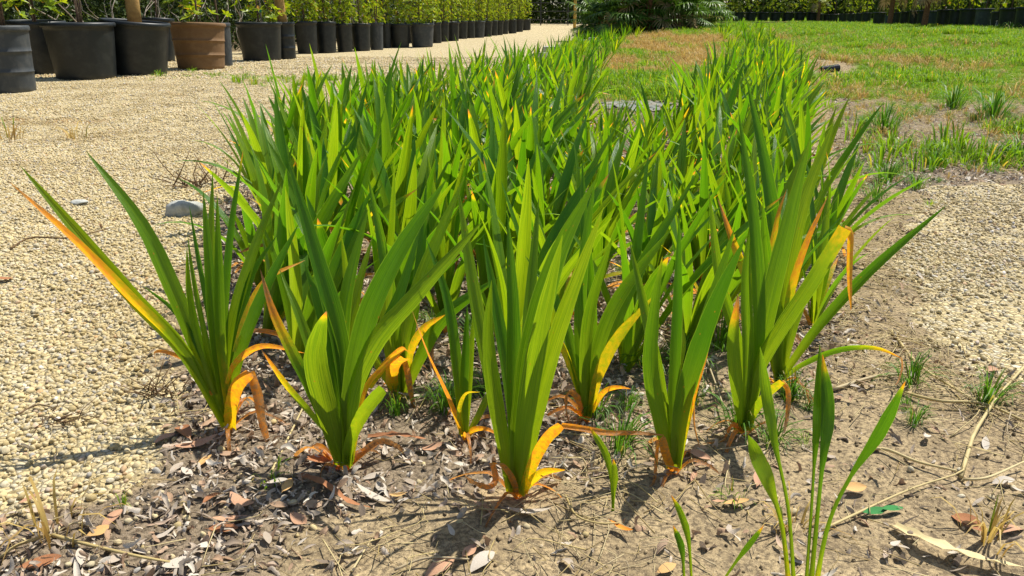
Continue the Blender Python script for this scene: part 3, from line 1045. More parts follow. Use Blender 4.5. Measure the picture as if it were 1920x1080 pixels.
front_plant((752, 744), 'lily plant with a stubby folded yellow leaf, behind the second front plant', [
    ([(740, 742), (734, 712), (740, 684), (758, 672)], 40, dict(ages=((0, .25), (.3, .48), (1, .66)), prof=TORN, dy=-.05, yaw=0, label='stubby orange leaf with brown spots')),
    ([(757, 672), (764, 700), (776, 760), (800, 800)], 20, dict(ages=DEAD, dy=-.07, prof=DRY, name='dry_leaf', wav=.3)),
    ([(748, 740), (728, 620), (730, 520), (752, 430)], 40, dict(dy=.05)),
    ([(752, 740), (762, 620), (800, 500), (872, 330)], 44, dict(dy=.08)),
    ([(752, 740), (742, 600), (720, 470), (690, 330)], 40, dict(dy=.12)),
    ([(758, 735), (790, 660), (835, 590), (935, 520)], 44, dict(dy=-.02, yaw=-.4, ages=((0, 0), (1, 0)))),
    ([(764, 700), (770, 655), (795, 615), (835, 590)], 26, dict(ages=((0, .3), (.5, .42), (1, .5)), dy=-.03, label='yellow leaf with brown spots')),
    ([(752, 740), (775, 600), (790, 480), (800, 340)], 36, dict(dy=.14)),
    ([(745, 740), (700, 660), (660, 560), (640, 440)], 36, dict(dy=.04)),
    ([(690, 720), (720, 685), (752, 655), (766, 660)], 24, dict(ages=((0, .3), (.5, .5), (1, .7)), dy=-.08, prof=DRY, name='dry_leaf')),
])

front_plant((870, 824), 'small lily plant with a thin twisted orange leaf, left of the front centre plant', [
    ([(873, 815), (868, 730), (872, 650), (876, 572)], 30, dict(dy=.02, fold=.6, yaw=.5)),
    ([(876, 815), (882, 720), (886, 640), (892, 560)], 24, dict(dy=.05, yaw=-.6)),
    ([(866, 818), (838, 745), (800, 660), (770, 575)], 22, dict(ages=((0, .4), (.2, .62), (.7, .74), (1, .95)), dy=-.02, prof=DRY, twist=1.0, name='dry_leaf', label='twisted orange leaf')),
    ([(876, 818), (898, 780), (915, 745), (938, 700)], 24, dict(dy=.03)),
    ([(874, 820), (890, 806), (915, 806), (936, 818)], 20, dict(ages=((0, .4), (.5, .6), (1, .9)), dy=-.03, prof=DRY, name='dry_leaf')),
    ([(866, 815), (858, 700), (838, 560), (800, 450)], 34, dict(dy=.10)),
    ([(872, 815), (860, 780), (872, 740), (900, 735)], 14, dict(ages=YEL, dy=-.03)),
])

front_plant((970, 934), 'nearest lily plant, tall broad leaves and a folded yellow leaf, front row centre', [
    ([(960, 925), (945, 830), (926, 720), (916, 620), (922, 525)], 50, dict(dy=-.05, fold=-.3, yaw=.5, ages=((0, .1), (.3, 0), (1, 0)))),
    ([(970, 925), (978, 800), (1000, 640), (1045, 480), (1118, 334)], 74, dict(dy=.03, yaw=-.15, fold=.4)),
    ([(975, 925), (995, 810), (1035, 650), (1085, 510), (1132, 388)], 54, dict(dy=-.03, yaw=-.5, ages=YB)),
    ([(972, 925), (985, 780), (1015, 610), (1055, 440)], 58, dict(dy=-.06, yaw=-.1, fold=-.35)),
    ([(968, 915), (962, 760), (962, 590), (952, 405)], 46, dict(dy=.06, yaw=.2)),
    ([(960, 915), (925, 740), (890, 560), (858, 350)], 46, dict(dy=.08, yaw=.4)),
    ([(966, 915), (960, 760), (935, 600), (905, 440)], 40, dict(dy=.12)),
    ([(970, 915), (985, 760), (990, 600), (1010, 370)], 44, dict(dy=.14)),
    ([(982, 922), (1000, 868), (1025, 822), (1052, 797)], 34, dict(ages=((0, .36), (.5, .48), (1, .60)), dy=-.03, yaw=-.2, prof=TORN, fold=.4, label='folded bright yellow leaf')),
    ([(1052, 797), (1090, 803), (1140, 812), (1190, 812), (1245, 816)], 20, dict(ages=((0, .66), (.5, .78), (1, .88)), dy=.05, prof=DRY, twist=.8, name='dry_leaf', label='tan dry leaf stretched along the ground')),
    ([(978, 930), (995, 904), (1020, 886), (1060, 881)], 26, dict(ages=((0, .22), (.4, .36), (1, .52)), dy=-.05, prof=SHORT)),
    ([(965, 932), (958, 900), (938, 872), (922, 872)], 30, dict(ages=((0, .70), (1, .84)), dy=-.04, prof=TORN, name='dry_leaf', label='brown curled leaf at the base')),
    ([(924, 872), (930, 900), (915, 912), (885, 902), (870, 890)], 20, dict(ages=((0, .78), (1, .9)), dy=-.05, prof=DRY, name='dry_leaf', wav=.4)),
])

front_plant((1103, 790), 'lily plant with a straight bright yellow leaf leaning right, behind the front centre plant', [
    ([(1100, 780), (1098, 690), (1108, 580), (1150, 440)], 40, dict(dy=-.03, fold=-.3)),
    ([(1104, 780), (1118, 670), (1160, 560), (1262, 425)], 42, dict(dy=.02, yaw=-.4)),
    ([(1108, 770), (1122, 705), (1160, 630), (1228, 553)], 34, dict(ages=((0, .38), (.4, .34), (.8, .30), (1, .34)), dy=-.03, yaw=-.3, fold=.3, label='bright yellow leaf')),
    ([(1100, 780), (1090, 640), (1094, 500), (1115, 340)], 40, dict(dy=.07)),
    ([(1104, 780), (1110, 600), (1096, 420), (1092, 300)], 36, dict(dy=.12)),
    ([(1112, 760), (1130, 738), (1155, 727), (1183, 729)], 18, dict(ages=((0, .4), (.6, .55), (1, .75)), dy=-.03, name='dry_leaf', prof=SHORT)),
    ([(1096, 785), (1086, 750), (1068, 735), (1062, 760), (1066, 792)], 22, dict(ages=((0, .72), (1, .9)), dy=-.05, name='dry_leaf', prof=DRY, wav=.4)),
    ([(1100, 780), (1140, 640), (1200, 500), (1305, 330)], 40, dict(dy=.10)),
    ([(1098, 780), (1070, 650), (1040, 560), (985, 480)], 34, dict(dy=.08)),
    ([(1100, 770), (1050, 640), (1010, 620), (975, 610)], 22, dict(ages=YEL, dy=.08)),
])

front_plant((1268, 886), 'lily plant with a slim orange leaf on its right, front row right of centre', [
    ([(1260, 876), (1240, 790), (1222, 690), (1228, 580), (1242, 480)], 52, dict(dy=-.04, fold=-.3, yaw=.3, ages=((0, .1), (.3, .0), (.9, .05), (1, .3)))),
    ([(1268, 876), (1278, 770), (1305, 670), (1345, 560), (1397, 447)], 56, dict(dy=-.02, yaw=-.4, fold=.4)),
    ([(1266, 870), (1264, 740), (1270, 600), (1274, 405)], 34, dict(dy=.05, fold=.55)),
    ([(1270, 870), (1285, 740), (1325, 600), (1378, 425)], 44, dict(dy=.06, ages=YB)),
    ([(1274, 870), (1285, 800), (1302, 730), (1328, 660)], 28, dict(ages=((0, .22), (.4, .36), (.6, .56), (1, .76)), dy=.0, yaw=-.5, label='slim orange leaf')),
    ([(1262, 884), (1252, 862), (1240, 824), (1232, 838)], 28, dict(ages=((0, .6), (.5, .72), (1, .85)), dy=-.04, prof=TORN, name='dry_leaf', label='rust brown curled leaf')),
    ([(1235, 826), (1232, 860), (1226, 905), (1205, 925)], 14, dict(ages=DEAD, dy=-.06, prof=DRY, name='dry_leaf')),
    ([(1264, 870), (1260, 740), (1280, 640), (1262, 580)], 30, dict(dy=.1)),
    ([(1264, 870), (1235, 700), (1205, 560), (1180, 450)], 36, dict(dy=.14)),
    ([(1298, 730), (1300, 760), (1302, 800), (1312, 840)], 8, dict(ages=DEAD, dy=.0, prof=DRY, name='dry_leaf')),
])

front_plant((1397, 816), 'lily plant with a brown tipped short leaf and a bent leaf hanging orange, right front', [
    ([(1394, 808), (1384, 730), (1376, 640), (1384, 552)], 44, dict(dy=-.03, fold=-.3, yaw=.2, ages=((0, .1), (.5, .03), (.75, .15), (.88, .6), (1, .98)), prof=SHORT)),
    ([(1400, 808), (1418, 700), (1462, 620), (1522, 530), (1584, 428)], 44, dict(dy=-.02, yaw=-.5, ages=((0, 0), (.7, 0), (.9, .25), (1, .42)), prof=[(0, .62), (.2, .85), (.4, 1), (.8, .95), (1, .8)])),
    ([(1584, 427), (1596, 436), (1595, 480), (1594, 530), (1596, 582)], 20, dict(ages=((0, .6), (.3, .56), (1, .60)), dy=-.02, prof=[(0, 1), (.5, .9), (.8, .6), (1, .1)], name='dry_leaf', label='orange leaf end hanging straight down')),
    ([(1402, 800), (1420, 640), (1412, 420), (1384, 205)], 44, dict(dy=.05, yaw=.3)),
    ([(1402, 800), (1430, 620), (1475, 430), (1520, 255)], 54, dict(dy=.06, yaw=-.3, fold=.45)),
    ([(1398, 800), (1402, 660), (1398, 520), (1408, 410)], 36, dict(dy=.03, fold=.6)),
    ([(1402, 805), (1412, 780), (1435, 745), (1467, 716)], 28, dict(ages=((0, .24), (.5, .2), (1, .34)), prof=TORN, dy=-.03)),
    ([(1466, 714), (1478, 735), (1476, 780), (1470, 812)], 16, dict(ages=DEAD, dy=-.05, prof=DRY, name='dry_leaf', wav=.4)),
    ([(1395, 812), (1375, 798), (1355, 828), (1318, 832)], 18, dict(ages=DEAD, dy=-.04, prof=DRY, name='dry_leaf')),
    ([(1398, 800), (1385, 650), (1350, 520), (1330, 360)], 36, dict(dy=.12)),
])

front_plant((1462, 722), 'lily plant with one long thin leaf arching far right over the gravel', [
    ([(1462, 716), (1485, 680), (1545, 600), (1640, 500), (1776, 384)], 32, dict(dy=-.03, yaw=-.6, fold=.6)),
    ([(1462, 716), (1500, 685), (1570, 656), (1640, 652), (1692, 672)], 20, dict(ages=((0, 0), (.6, .08), (.85, .4), (1, .8)), dy=-.06, yaw=0, fold=.4, label='low arching leaf with a dry tip')),
    ([(1691, 672), (1692, 690), (1684, 715), (1678, 722)], 6, dict(ages=DEAD, dy=-.06, name='dry_leaf', prof=DRY)),
    ([(1460, 716), (1452, 600), (1438, 500), (1430, 380)], 44, dict(dy=.0)),
    ([(1460, 716), (1470, 560), (1500, 400), (1565, 225)], 48, dict(dy=.08, yaw=-.3)),
    ([(1462, 716), (1488, 600), (1530, 500), (1600, 400)], 34, dict(dy=.05)),
    ([(1460, 716), (1440, 560), (1455, 420), (1475, 355)], 26, dict(dy=.06, ages=((0, .1), (.5, .28), (.8, .45), (1, .8)))),
    ([(1462, 700), (1480, 560), (1510, 460), (1552, 368)], 24, dict(dy=.03, ages=((0, .1), (.4, .2), (.6, .55), (.9, .68), (1, .9)), label='orange ended leaf')),
    ([(1458, 716), (1430, 600), (1380, 470), (1345, 370)], 32, dict(dy=.06, ages=((0, .1), (.5, .1), (.75, .5), (.9, .8), (1, 1)))),
    ([(1460, 716), (1462, 540), (1440, 340), (1400, 150)], 44, dict(dy=.14)),
])

# sprouts nearest to the camera on the right
b = at_plane(1508, 1094, .80)
b.z = gz(b.x, b.y)
root = empty('spoon_leaf_weed', b, 'thin stalked weed with five spoon shaped leaves, nearest on the right', 'weed')
for pts, w, ag in (([(1487, 1085), (1466, 990), (1440, 905), (1415, 850), (1402, 815)], 30, ((0, .30), (.4, .2), (1, .12))),
                   ([(1496, 1085), (1478, 960), (1452, 830), (1436, 740), (1425, 650)], 22, ((0, .2), (.3, 0), (1, 0))),
                   ([(1514, 1085), (1520, 960), (1528, 830), (1533, 740), (1537, 645)], 24, ((0, .1), (1, 0))),
                   ([(1522, 1085), (1532, 960), (1542, 860), (1550, 770), (1542, 664)], 30, ((0, .1), (.9, 0), (1, .7))),
                   ([(1530, 1085), (1552, 985), (1596, 890), (1645, 815), (1698, 714)], 26, ((0, .42), (.25, .1), (.95, 0), (1, .9)))):
    mb = MB()
    P = [at_plane(px, py, b.y + .02 * (i / 4) * random.uniform(-1, 1)) - b for i, (px, py) in enumerate(pts)]
    P[0].z = -.005
    blade(mb, P, w * depth(b) / FPX, Matrix.Rotation(random.uniform(-.4, .4), 3, 'Z') @ Vector((0, -1, .2)), .35, 0, ag, 26, SPAT)
    mb.build('leaf', M['strap'], root)
for pts_list, base, lab in (
        ([[(1298, 1085), (1290, 1010), (1275, 960), (1258, 928)], [(1284, 1085), (1278, 1030), (1262, 985)]], (1292, 1092), 'thin green shoot with a dark tip, cut by the bottom edge'),
        ([[(1350, 1085), (1385, 1045), (1432, 985)]], (1350, 1092), 'lone dark grass stalk leaning right at the bottom edge'),
        ([[(1150, 955), (1146, 900), (1135, 850), (1105, 800)], [(1148, 955), (1152, 900), (1150, 860)]], (1149, 958), 'slender green sprout right of the front centre plant')):
    b = at_ground(*base)
    root = empty('sprout', b, lab, 'weed')
    for pts in pts_list:
        mb = MB()
        P = [at_plane(px, py, b.y) - b for px, py in pts]
        P[0].z = -.005
        blade(mb, P, 14 * depth(b) / FPX, (0.2, -1, .3), .4, 0, ((0, .1), (.85, 0), (1, .8)), 14, [(0, .4), (.4, .45), (.65, 1), (.85, .8), (1, .05)])
        mb.build('leaf', M['strap'], root)

# ------------------------------------------------------------------ leaf shapes shared by the rest of the bed
def std_leaf(name, L, th0, curve, W, ages=GREEN, prof=STRAP, fold=.4, twist=0.0, kink=None, n=11):
    P = [Vector((.008, 0, 0))]
    m = 12
    for i in range(m):
        t = (i + .5) / m
        th = R(th0 + curve * t ** 1.5)
        if kink and t > kink[0]: th += R(kink[1])
        P.append(P[-1] + Vector((math.sin(th), 0, math.cos(th))) * (L / m))
    wob = random.uniform(-.02, .02)
    P = [p + Vector((0, wob * (i / m) ** 2 * 2, 0)) for i, p in enumerate(P)]
    mb = MB()
    blade(mb, P, W, (-1, 0, .5), fold, twist, ages, n, prof)
    return mb.mesh(name, [M['strap']])


LG, LY, LD = [], [], []
for i in range(34):
    tip = GT if i % 12 == 0 else (YB if i % 4 == 1 else GREEN)
    LG.append(std_leaf('strap_%d' % i, random.uniform(.35, .52), random.uniform(3, 21), random.uniform(2, 42), random.uniform(.025, .038), tip, twist=random.uniform(-.5, .5), fold=random.uniform(.3, .6)))
for i in range(3):
    LG.append(std_leaf('strap_arched_%d' % i, .48, 18, random.uniform(60, 85), .028, GREEN, fold=.5))
for i in range(4):
    LG.append(std_leaf('strap_short_%d' % i, random.uniform(.26, .34), random.uniform(6, 16), 10, .040, GT if i % 2 else GREEN, SHORT, .35))
for i in range(7):
    LY.append(std_leaf('strap_yellow_%d' % i, random.uniform(.26, .46), random.uniform(14, 34), random.uniform(5, 50), random.uniform(.022, .034),
                       [((0, .2), (.5, .26), (.8, .36), (1, .85)), ((0, .1), (.6, .14), (.8, .4), (.9, .75), (1, 1)), ((0, .3), (.5, .36), (1, .44))][i % 3], twist=random.uniform(-.6, .6), kink=(.7, 60) if i % 3 == 1 else None))
for i in range(7):
    LD.append(std_leaf('strap_dry_%d' % i, random.uniform(.20, .34), random.uniform(20, 40), random.uniform(60, 110), random.uniform(.014, .026),
                       [((0, .5), (.4, .74), (1, .9)), ((0, .68), (.4, .84), (1, .95)), ((0, .78), (1, .93))][i % 3], DRY, .6, random.uniform(-1.2, 1.2), (random.uniform(.3, .5), 40)))


for root, az, sc in BASE_CURLS:
    o = link_obj('dry_leaf', random.choice(LD), root)
    o.rotation_euler = (0, R(random.uniform(5, 30)), az)
    o.scale = (sc, sc, sc)


def bed_plant(x, y, nleaf, label, group, lean, sc):
    root = empty('strap_leaf_lily', (x, y, gz(x, y) - .006), label, 'plant', group,
                 (R(random.gauss(0, 4)), R(lean), random.uniform(0, 6.283)))
    # the tilt is applied in world axes: turn first, lean afterwards
    q = Euler((R(random.gauss(-1, 4)), R(lean), 0)).to_quaternion() @ Euler((0, 0, random.uniform(0, 6.283))).to_quaternion()
    root.rotation_euler = q.to_euler()
    a0 = random.uniform(0, 6.283)
    for k in range(nleaf):
        r = random.random()
        if k >= 5 and r < .09: m, nm = random.choice(LY), 'leaf'
        elif k >= 4 and r < .25: m, nm = random.choice(LD), 'dry_leaf'
        else: m, nm = random.choice(LG), 'leaf'
        o = link_obj(nm, m, root)
        o.rotation_euler = (0, 0, a0 + k * 2.4 + random.gauss(0, .35))
        s = sc * random.uniform(.82, 1.12)
        o.scale = (s, s, s)
    return root


# whole plants for the far rows, too small there to show their leaves
def far_plant_mesh(i):
    mb = MB()
    for k in range(10):
        a = k * 2.4 + random.gauss(0, .3)
        th0, cv, L = random.uniform(3, 22), random.uniform(2, 45), random.uniform(.36, .58)
        P = [Vector((.008, 0, 0))]
        for j in range(6):
            th = R(th0 + cv * ((j + .5) / 6) ** 1.5)
            P.append(P[-1] + Vector((math.sin(th), 0, math.cos(th))) * L / 6)
        rot = Matrix.Rotation(a, 3, 'Z')
        ag = GREEN if k < 9 else [((0, .2), (1, .34)), YB, YB][i % 3]
        blade(mb, [rot @ p for p in P], random.uniform(.024, .036), rot @ Vector((-1, 0, .5)), .4, random.uniform(-.5, .5), ag, 6, STRAP, 2)
    return mb.mesh('far_lily_%d' % i, [M['strap']])


FAR = [far_plant_mesh(i) for i in range(8)]
HAND = [at_ground(*p) for p in ((428, 806), (645, 884), (752, 744), (870, 824), (970, 934), (1103, 790), (1268, 886), (1397, 816), (1462, 722))]
placed = []
EXTRA = []
y = 1.44
row = 1
while y < 25:
    gap = (.205 if y < 3 else .24) if y < 5.6 else .33 + .024 * (y - 5.6)
    xl = float(np.interp(y, [1.2, 1.5, 2.0, 2.5, 3, 4.5, 5.5, 6.5], [-.42, -.46, -.66, -.84, -.98, -1.02, -.90, -.6])) if y < 6.5 else float(XL(y)) + .18
    x0, x1 = xl, float(XR(y)) - .16
    n = max(int((x1 - x0) / gap), 2)
    got = []
    for i in range(n + 1):
        x = x0 + (x1 - x0) * (i + (.5 if row % 2 else 0)) / (n + .5) + random.gauss(0, .04)
        yy = y + random.gauss(0, .045)
        if any((Vector((x, yy)) - h.xy).length < .165 for h in HAND): continue
        fx = (x - x0) / (x1 - x0)
        if y > 4.2 and .56 < fx < .76: continue
        if y > 4.9 and .50 < fx < .75: continue
        if y > 5.8 and .44 < fx < .74: continue
        if y > 6.5 and .38 < fx < .72: continue
        if y > 10 and (.32 < fx < .71 or random.random() < .2): continue
        got.append((x, yy, fx, y, row, i))
    got.sort()
    placed += [g[:5] + (k,) for k, g in enumerate(got)]
    y += gap * (.90 if y < 5.6 else 1.0)
    row += 1
for x, y in ((-.46, 1.50), (-.58, 1.72), (-.40, 1.70), (-.68, 1.98), (-.52, 1.95), (-.80, 2.30), (-.62, 2.25), (.33, 1.46), (.72, 1.72), (.62, 1.95), (-.02, 1.45), (.20, 1.62), (-.14, 1.62)):
    if all((Vector((x, y)) - Vector(g[:2])).length > .115 for g in placed) and all((Vector((x, y)) - h.xy).length > .13 for h in HAND):
        EXTRA.append((x, y))
print('extra plants', len(EXTRA))
print('bed plants', len(placed), 'rows', row)
NUM = ['', 'first', 'second', 'third', 'fourth', 'fifth', 'sixth', 'seventh', 'eighth', 'ninth', 'tenth', 'eleventh', 'twelfth', 'thirteenth', 'fourteenth', 'fifteenth', 'sixteenth', 'seventeenth',
       'eighteenth', 'nineteenth', 'twentieth', 'twenty-first', 'twenty-second', 'twenty-third', 'twenty-fourth', 'twenty-fifth', 'twenty-sixth', 'twenty-seventh', 'twenty-eighth', 'twenty-ninth', 'thirtieth']
nl, nr = 0, 0
for j, (x, y) in enumerate(EXTRA):
    bed_plant(x, y, random.randint(9, 11), 'green lily plant filling a gap close behind the front row, %s from the left' % NUM[sorted(e[0] for e in EXTRA).index(x) + 1],
              'strap leaved lily plants in the bed', random.gauss(7, 6), random.uniform(.8, 1.0))
last = max(g[5] for g in placed)
ends = {}
for g in placed: ends[g[4]] = max(ends.get(g[4], 0), g[5])
for x, y, fx, yr, rw, k in placed:
    lean = random.gauss(10, 8) - (5 if fx < .12 else 0) - (5 if fx > .85 and y < 3 else 0)
    sc = random.uniform(.84, 1.06) * (1.06 if fx < .5 else (.93 if y < 3 else (1.08 if fx > .76 else .80)))
    gp = 'strap leaved lily plants in the bed'
    if yr > 5.6 and fx < .5: lab, gp = 'small lily plant of the far left row beside the dry weeds', 'lily plants of the far left row'
    elif yr > 5.6: lab, gp = 'small lily plant of the far right row beside the lawn', 'lily plants of the far right row'
    elif k == 0:
        nl += 1; lab = 'green lily plant on the left bed edge by the pale path, %s from front' % NUM[nl]
    elif k == ends[rw]:
        nr += 1; lab = 'green lily plant on the right bed edge by bare soil, %s from front' % NUM[nr]
    else: lab = 'green lily plant in the %s row behind the front plants, %s from left' % (NUM[rw], NUM[k + 1])
    if y < 5.7:
        bed_plant(x, y, random.randint(10, 13), lab, gp, lean, sc)
    else:
        o = link_obj('strap_leaf_lily', random.choice(FAR))
        o.location = (x, y, gz(x, y) - .006)
        o.rotation_euler = (Euler((0, R(lean), 0)).to_quaternion() @ Euler((0, 0, random.uniform(0, 6.283))).to_quaternion()).to_euler()
        s = sc * random.uniform(.75, 1.0) * (1.0 if y < 9 else .85)
        o.scale = (s, s, s)
        tag(o, lab, 'plant', gp)

# ------------------------------------------------------------------ potted shrubs
def pot_mesh(mat, ribs, seed):
    """unit pot: top radius .5, height 1"""
    mb = MB()
    prof = [(.0, .0), (.40, .0), (.415, .012)]
    for i in range(1, 13):
        z = i / 13
        r = .415 + .07 * z
        if ribs and i in (4, 8): prof += [(r, z - .012), (r + .012, z - .006), (r + .012, z + .006), (r + .004, z + .012)]
        else: prof.append((r, z))
    prof += [(.487, .93), (.46, .93), (.455, .80)]
    lathe(mb, prof, 32)
    return mb.mesh('pot', [mat])


def rim_mesh(mat):
    mb = MB()
    lathe(mb, [(.480, .915), (.506, .920), (.512, .940), (.510, .975), (.500, .995), (.478, .998), (.466, .985), (.462, .93), (.480, .915)], 32)
    return mb.mesh('rim', [mat])


def soil_mesh():
    mb = MB()
    V, F = [(0, 0, .90)], []
    for j, r in enumerate((.2, .36, .4605)):
        for k in range(16):
            a = k / 16 * 6.283
            V.append((r * math.cos(a), r * math.sin(a), .88 + random.uniform(-.015, .02)))
    for k in range(16):
        F.append((0, 1 + k, 1 + (k + 1) % 16))
        for j in range(2):
            F.append((1 + j * 16 + k, 17 + j * 16 + k, 17 + j * 16 + (k + 1) % 16, 1 + j * 16 + (k + 1) % 16))
    mb.add(V, F)
    return mb.mesh('soil', [M['soil']])


def leaf_card(mb, p, d, up, L, W):
    """oval leaf folded on its midrib"""
    s = d.cross(up)
    if s.length < 1e-3: s = Vector((1, 0, 0))
    s.normalize()
    nrm = s.cross(d).normalized()
    mid = p + d * L * .55 - nrm * L * .06
    tip = p + d * L - nrm * L * .12
    a = p + d * L * .5 + s * W * .5 + nrm * L * .05
    b = p + d * L * .5 - s * W * .5 + nrm * L * .05
    mb.add([p, a, tip, b, mid], [(0, 1, 4), (1, 2, 4), (2, 3, 4), (3, 0, 4)])


def crown_mesh(name, seed, mat, H=1.2, rad=.34, ncl=190, LL=.075, WW=.032, z0=.02):
    r = random.Random(seed)
    mb = MB()
    for _ in range(ncl):
        z = z0 + (H - z0) * r.random() ** .9
        a = r.uniform(0, 6.283)
        env = rad * (.55 + .6 * math.sin(math.pi * min(z / H * .8 + .15, 1))) * (.8 + .4 * float(vnoise(np.array([a * 1.5 + seed]), np.array([z * 4]), seed)[0]))
        q = env * r.random() ** .45
        c = Vector((math.cos(a) * q, math.sin(a) * q, z))
        out = (Vector((math.cos(a), math.sin(a), 0)) * .7 + Vector((r.gauss(0, .3), r.gauss(0, .3), 1.0))).normalized()
        nl = r.randint(6, 9)
        e1 = out.cross(Vector((.3, .9, .1))).normalized(); e2 = out.cross(e1)
        for k in range(nl):
            b = 6.283 * k / nl + r.uniform(-.3, .3)
            d = (out * r.uniform(.25, .9) + (e1 * math.cos(b) + e2 * math.sin(b))).normalized()
            leaf_card(mb, c, d, out, LL * r.uniform(.7, 1.2), WW * r.uniform(.8, 1.2))
    return mb.mesh(name, [mat], False)


RIMS = {k: rim_mesh(M[k]) for k in ('pot', 'pot_grey', 'pot_brown', 'pot_teal')}
POTS = {(k, rb): pot_mesh(M[k], rb, 1) for k in RIMS for rb in (0, 1)}
SOIL = soil_mesh()
CROWNS = [crown_mesh('crown_%d' % i, 300 + i, M['shrub'], random.uniform(1.15, 1.5), random.uniform(.30, .38)) for i in range(6)]
CROWN_SPARSE = [crown_mesh('sparse_crown_%d' % i, 330 + i, M['shrub'], .75, .30, 26, .10, .042, .10) for i in range(3)]
CROWN_DARK = [crown_mesh('dark_crown_%d' % i, 340 + i, M['mid'], 1.3, .40, 150, .09, .035) for i in range(3)]


def stems_mesh(kind):
    mb = MB()
    if kind == 'thin':
        for _ in range(4):
            a = random.uniform(0, 6.283); q = random.uniform(0, .08)
            p = Vector((math.cos(a) * q, math.sin(a) * q, 0))
            tube(mb, [p, p * 1.6 + Vector((0, 0, .5)), p * 2.6 + Vector((random.gauss(0, .05), random.gauss(0, .05), 1.2))], .009, .005, 5, 5)
    elif kind == 'single':
        tube(mb, [(0, 0, 0), (.01, 0, .5), (.0, .02, 1.3)], .016, .009, 5, 6)
    else:
        tube(mb, [(0, 0, 0), (-.025, 0, .4), (-.035, 0, 1.0), (-.03, .02, 2.4)], .085, .065, 8, 10)
    return mb


STEM_THIN = stems_mesh('thin').mesh('stem', [M['bark_dark']])
STEM_ONE = stems_mesh('single').mesh('stem', [M['bark_dark']])
STEM_THICK = stems_mesh('thick').mesh('trunk', [M['bark']])


def potted(loc, dia, h, label, group, matk='pot', ribs=0, tilt=(0, 0), crown='lush', stem='thin', cat='potted shrub', name='potted_shrub'):
    root = empty(name, loc, label, cat, group, (R(tilt[0]), R(tilt[1]), random.uniform(0, 6.28) if not tilt[0] and not tilt[1] else 0))
    for nm, m in (('pot', POTS[(matk, ribs)]), ('rim', RIMS[matk]), ('soil', SOIL)):
        o = link_obj(nm, m, root)
        o.scale = (dia, dia, h)
        if nm == 'rim': o.scale = (dia, dia, h)
    zt = h * .89
    if stem:
        o = link_obj('trunk' if stem == 'thick' else 'stem', {'thin': STEM_THIN, 'single': STEM_ONE, 'thick': STEM_THICK}[stem], root)
        o.location = (0, 0, zt - .02)
    if crown:
        src = {'lush': CROWNS, 'sparse': CROWN_SPARSE, 'dark': CROWN_DARK}[crown]
        o = link_obj('crown', random.choice(src), root)
        o.location = (0, 0, zt + .01)
        s = dia / .55 if crown != 'sparse' else dia / .62
        o.scale = (s, s, 1)
        o.rotation_euler = (0, 0, random.uniform(0, 6.28))
    return root


def pot_px(cx, bot, w, top, label, group='potted shrubs along the gravel path', **kw):
    p = at_ground(cx, bot)
    d = depth(p)
    dia, h = w * d / FPX, (bot - top) * d / FPX * 1.0
    p.y += dia * .40
    p.z = gz(p.x, p.y)
    if 'tilt' not in kw and random.random() < .6: kw['tilt'] = (random.gauss(0, 1.6), random.gauss(0, 1.8))
    return potted(p, dia, h, label, group, **kw)


pot_px(4, 176, 92, 56, 'ribbed grey nursery pot cut by the left edge of the picture', matk='pot_grey', ribs=1, crown='sparse', stem='thin')
pot_px(62, 140, 100, 44, 'black pot in shade between the grey ribbed pot and the big black one', crown='sparse', stem='thin')
pot_px(138, 151, 126, 48, 'biggest black pot with several thin stems, right of the grey ribbed pot', crown=None, stem='thin')
pot_px(238, 143, 122, 44, 'black pot tilted to the right with a thick tan trunk', crown=None, stem='thick', tilt=(0, 5))
pot_px(292, 117, 60, 39, 'black pot standing behind the tilted pot and the brown pot', crown=None, stem='single')
pot_px(363, 132, 101, 48, 'mud stained brown pot with a bright leafy sapling', matk='pot_brown', ribs=1, crown='sparse', stem='single')
pot_px(413, 125, 42, 47, 'narrow dark grey pot half hidden behind the brown pot', matk='pot_grey', crown=None, stem='single')
pot_px(482, 115, 84, 45, 'black pot with a staked sapling, first full pot right of the brown one', crown='sparse', stem='single')
pot_px(533, 112, 42, 45, 'ribbed dark pot beside the staked sapling', ribs=1, crown='sparse', stem='thick')
ROW = [(573, 102, 43, 43), (610, 100, 40, 44), (645, 98, 33, 46), (676, 96, 37, 47), (705, 94, 28, 45), (724, 90, 20, 46), (748, 90, 41, 47), (790, 88, 47, 46),
       (819, 81, 20, 44), (832, 78, 20, 44), (849, 77, 25, 43), (867, 73, 20, 41), (882, 72, 20, 41), (898, 71, 22, 41), (914, 69, 18, 41), (926, 67, 16, 40),
       (936, 66, 16, 40), (946, 64, 16, 39), (961, 63, 18, 38), (974, 60, 16, 37), (986, 57, 22, 37)]
ORD = ['first', 'second', 'third', 'fourth', 'fifth', 'sixth', 'seventh', 'eighth', 'ninth', 'tenth', 'eleventh', 'twelfth', 'thirteenth', 'fourteenth', 'fifteenth', 'sixteenth',
       'seventeenth', 'eighteenth', 'nineteenth', 'twentieth']
for i, (cx, bt, w, tp) in enumerate(ROW):
    lab = 'black pot with a bright green shrub, %s beyond the ribbed dark pot' % ORD[i] if i < 20 else 'farthest black pot at the end of the row by the bare sand'
    pot_px(cx, bt, w, tp, lab, crown='lush', stem='thin', matk='pot_grey' if i in (4, 7, 13) else 'pot')
    if i % 2 == 0 and i < 19:       # second line of pots behind, seen through the gaps
        p = at_ground(cx, bt)
        p.x -= .75; p.y += .5
        p.z = gz(p.x, p.y)
        potted(p, .5, .56, 'shrub of the hidden second line, behind the %s pot beyond the ribbed dark pot' % ORD[i], 'potted shrubs of the back line', crown='lush', stem='thin')

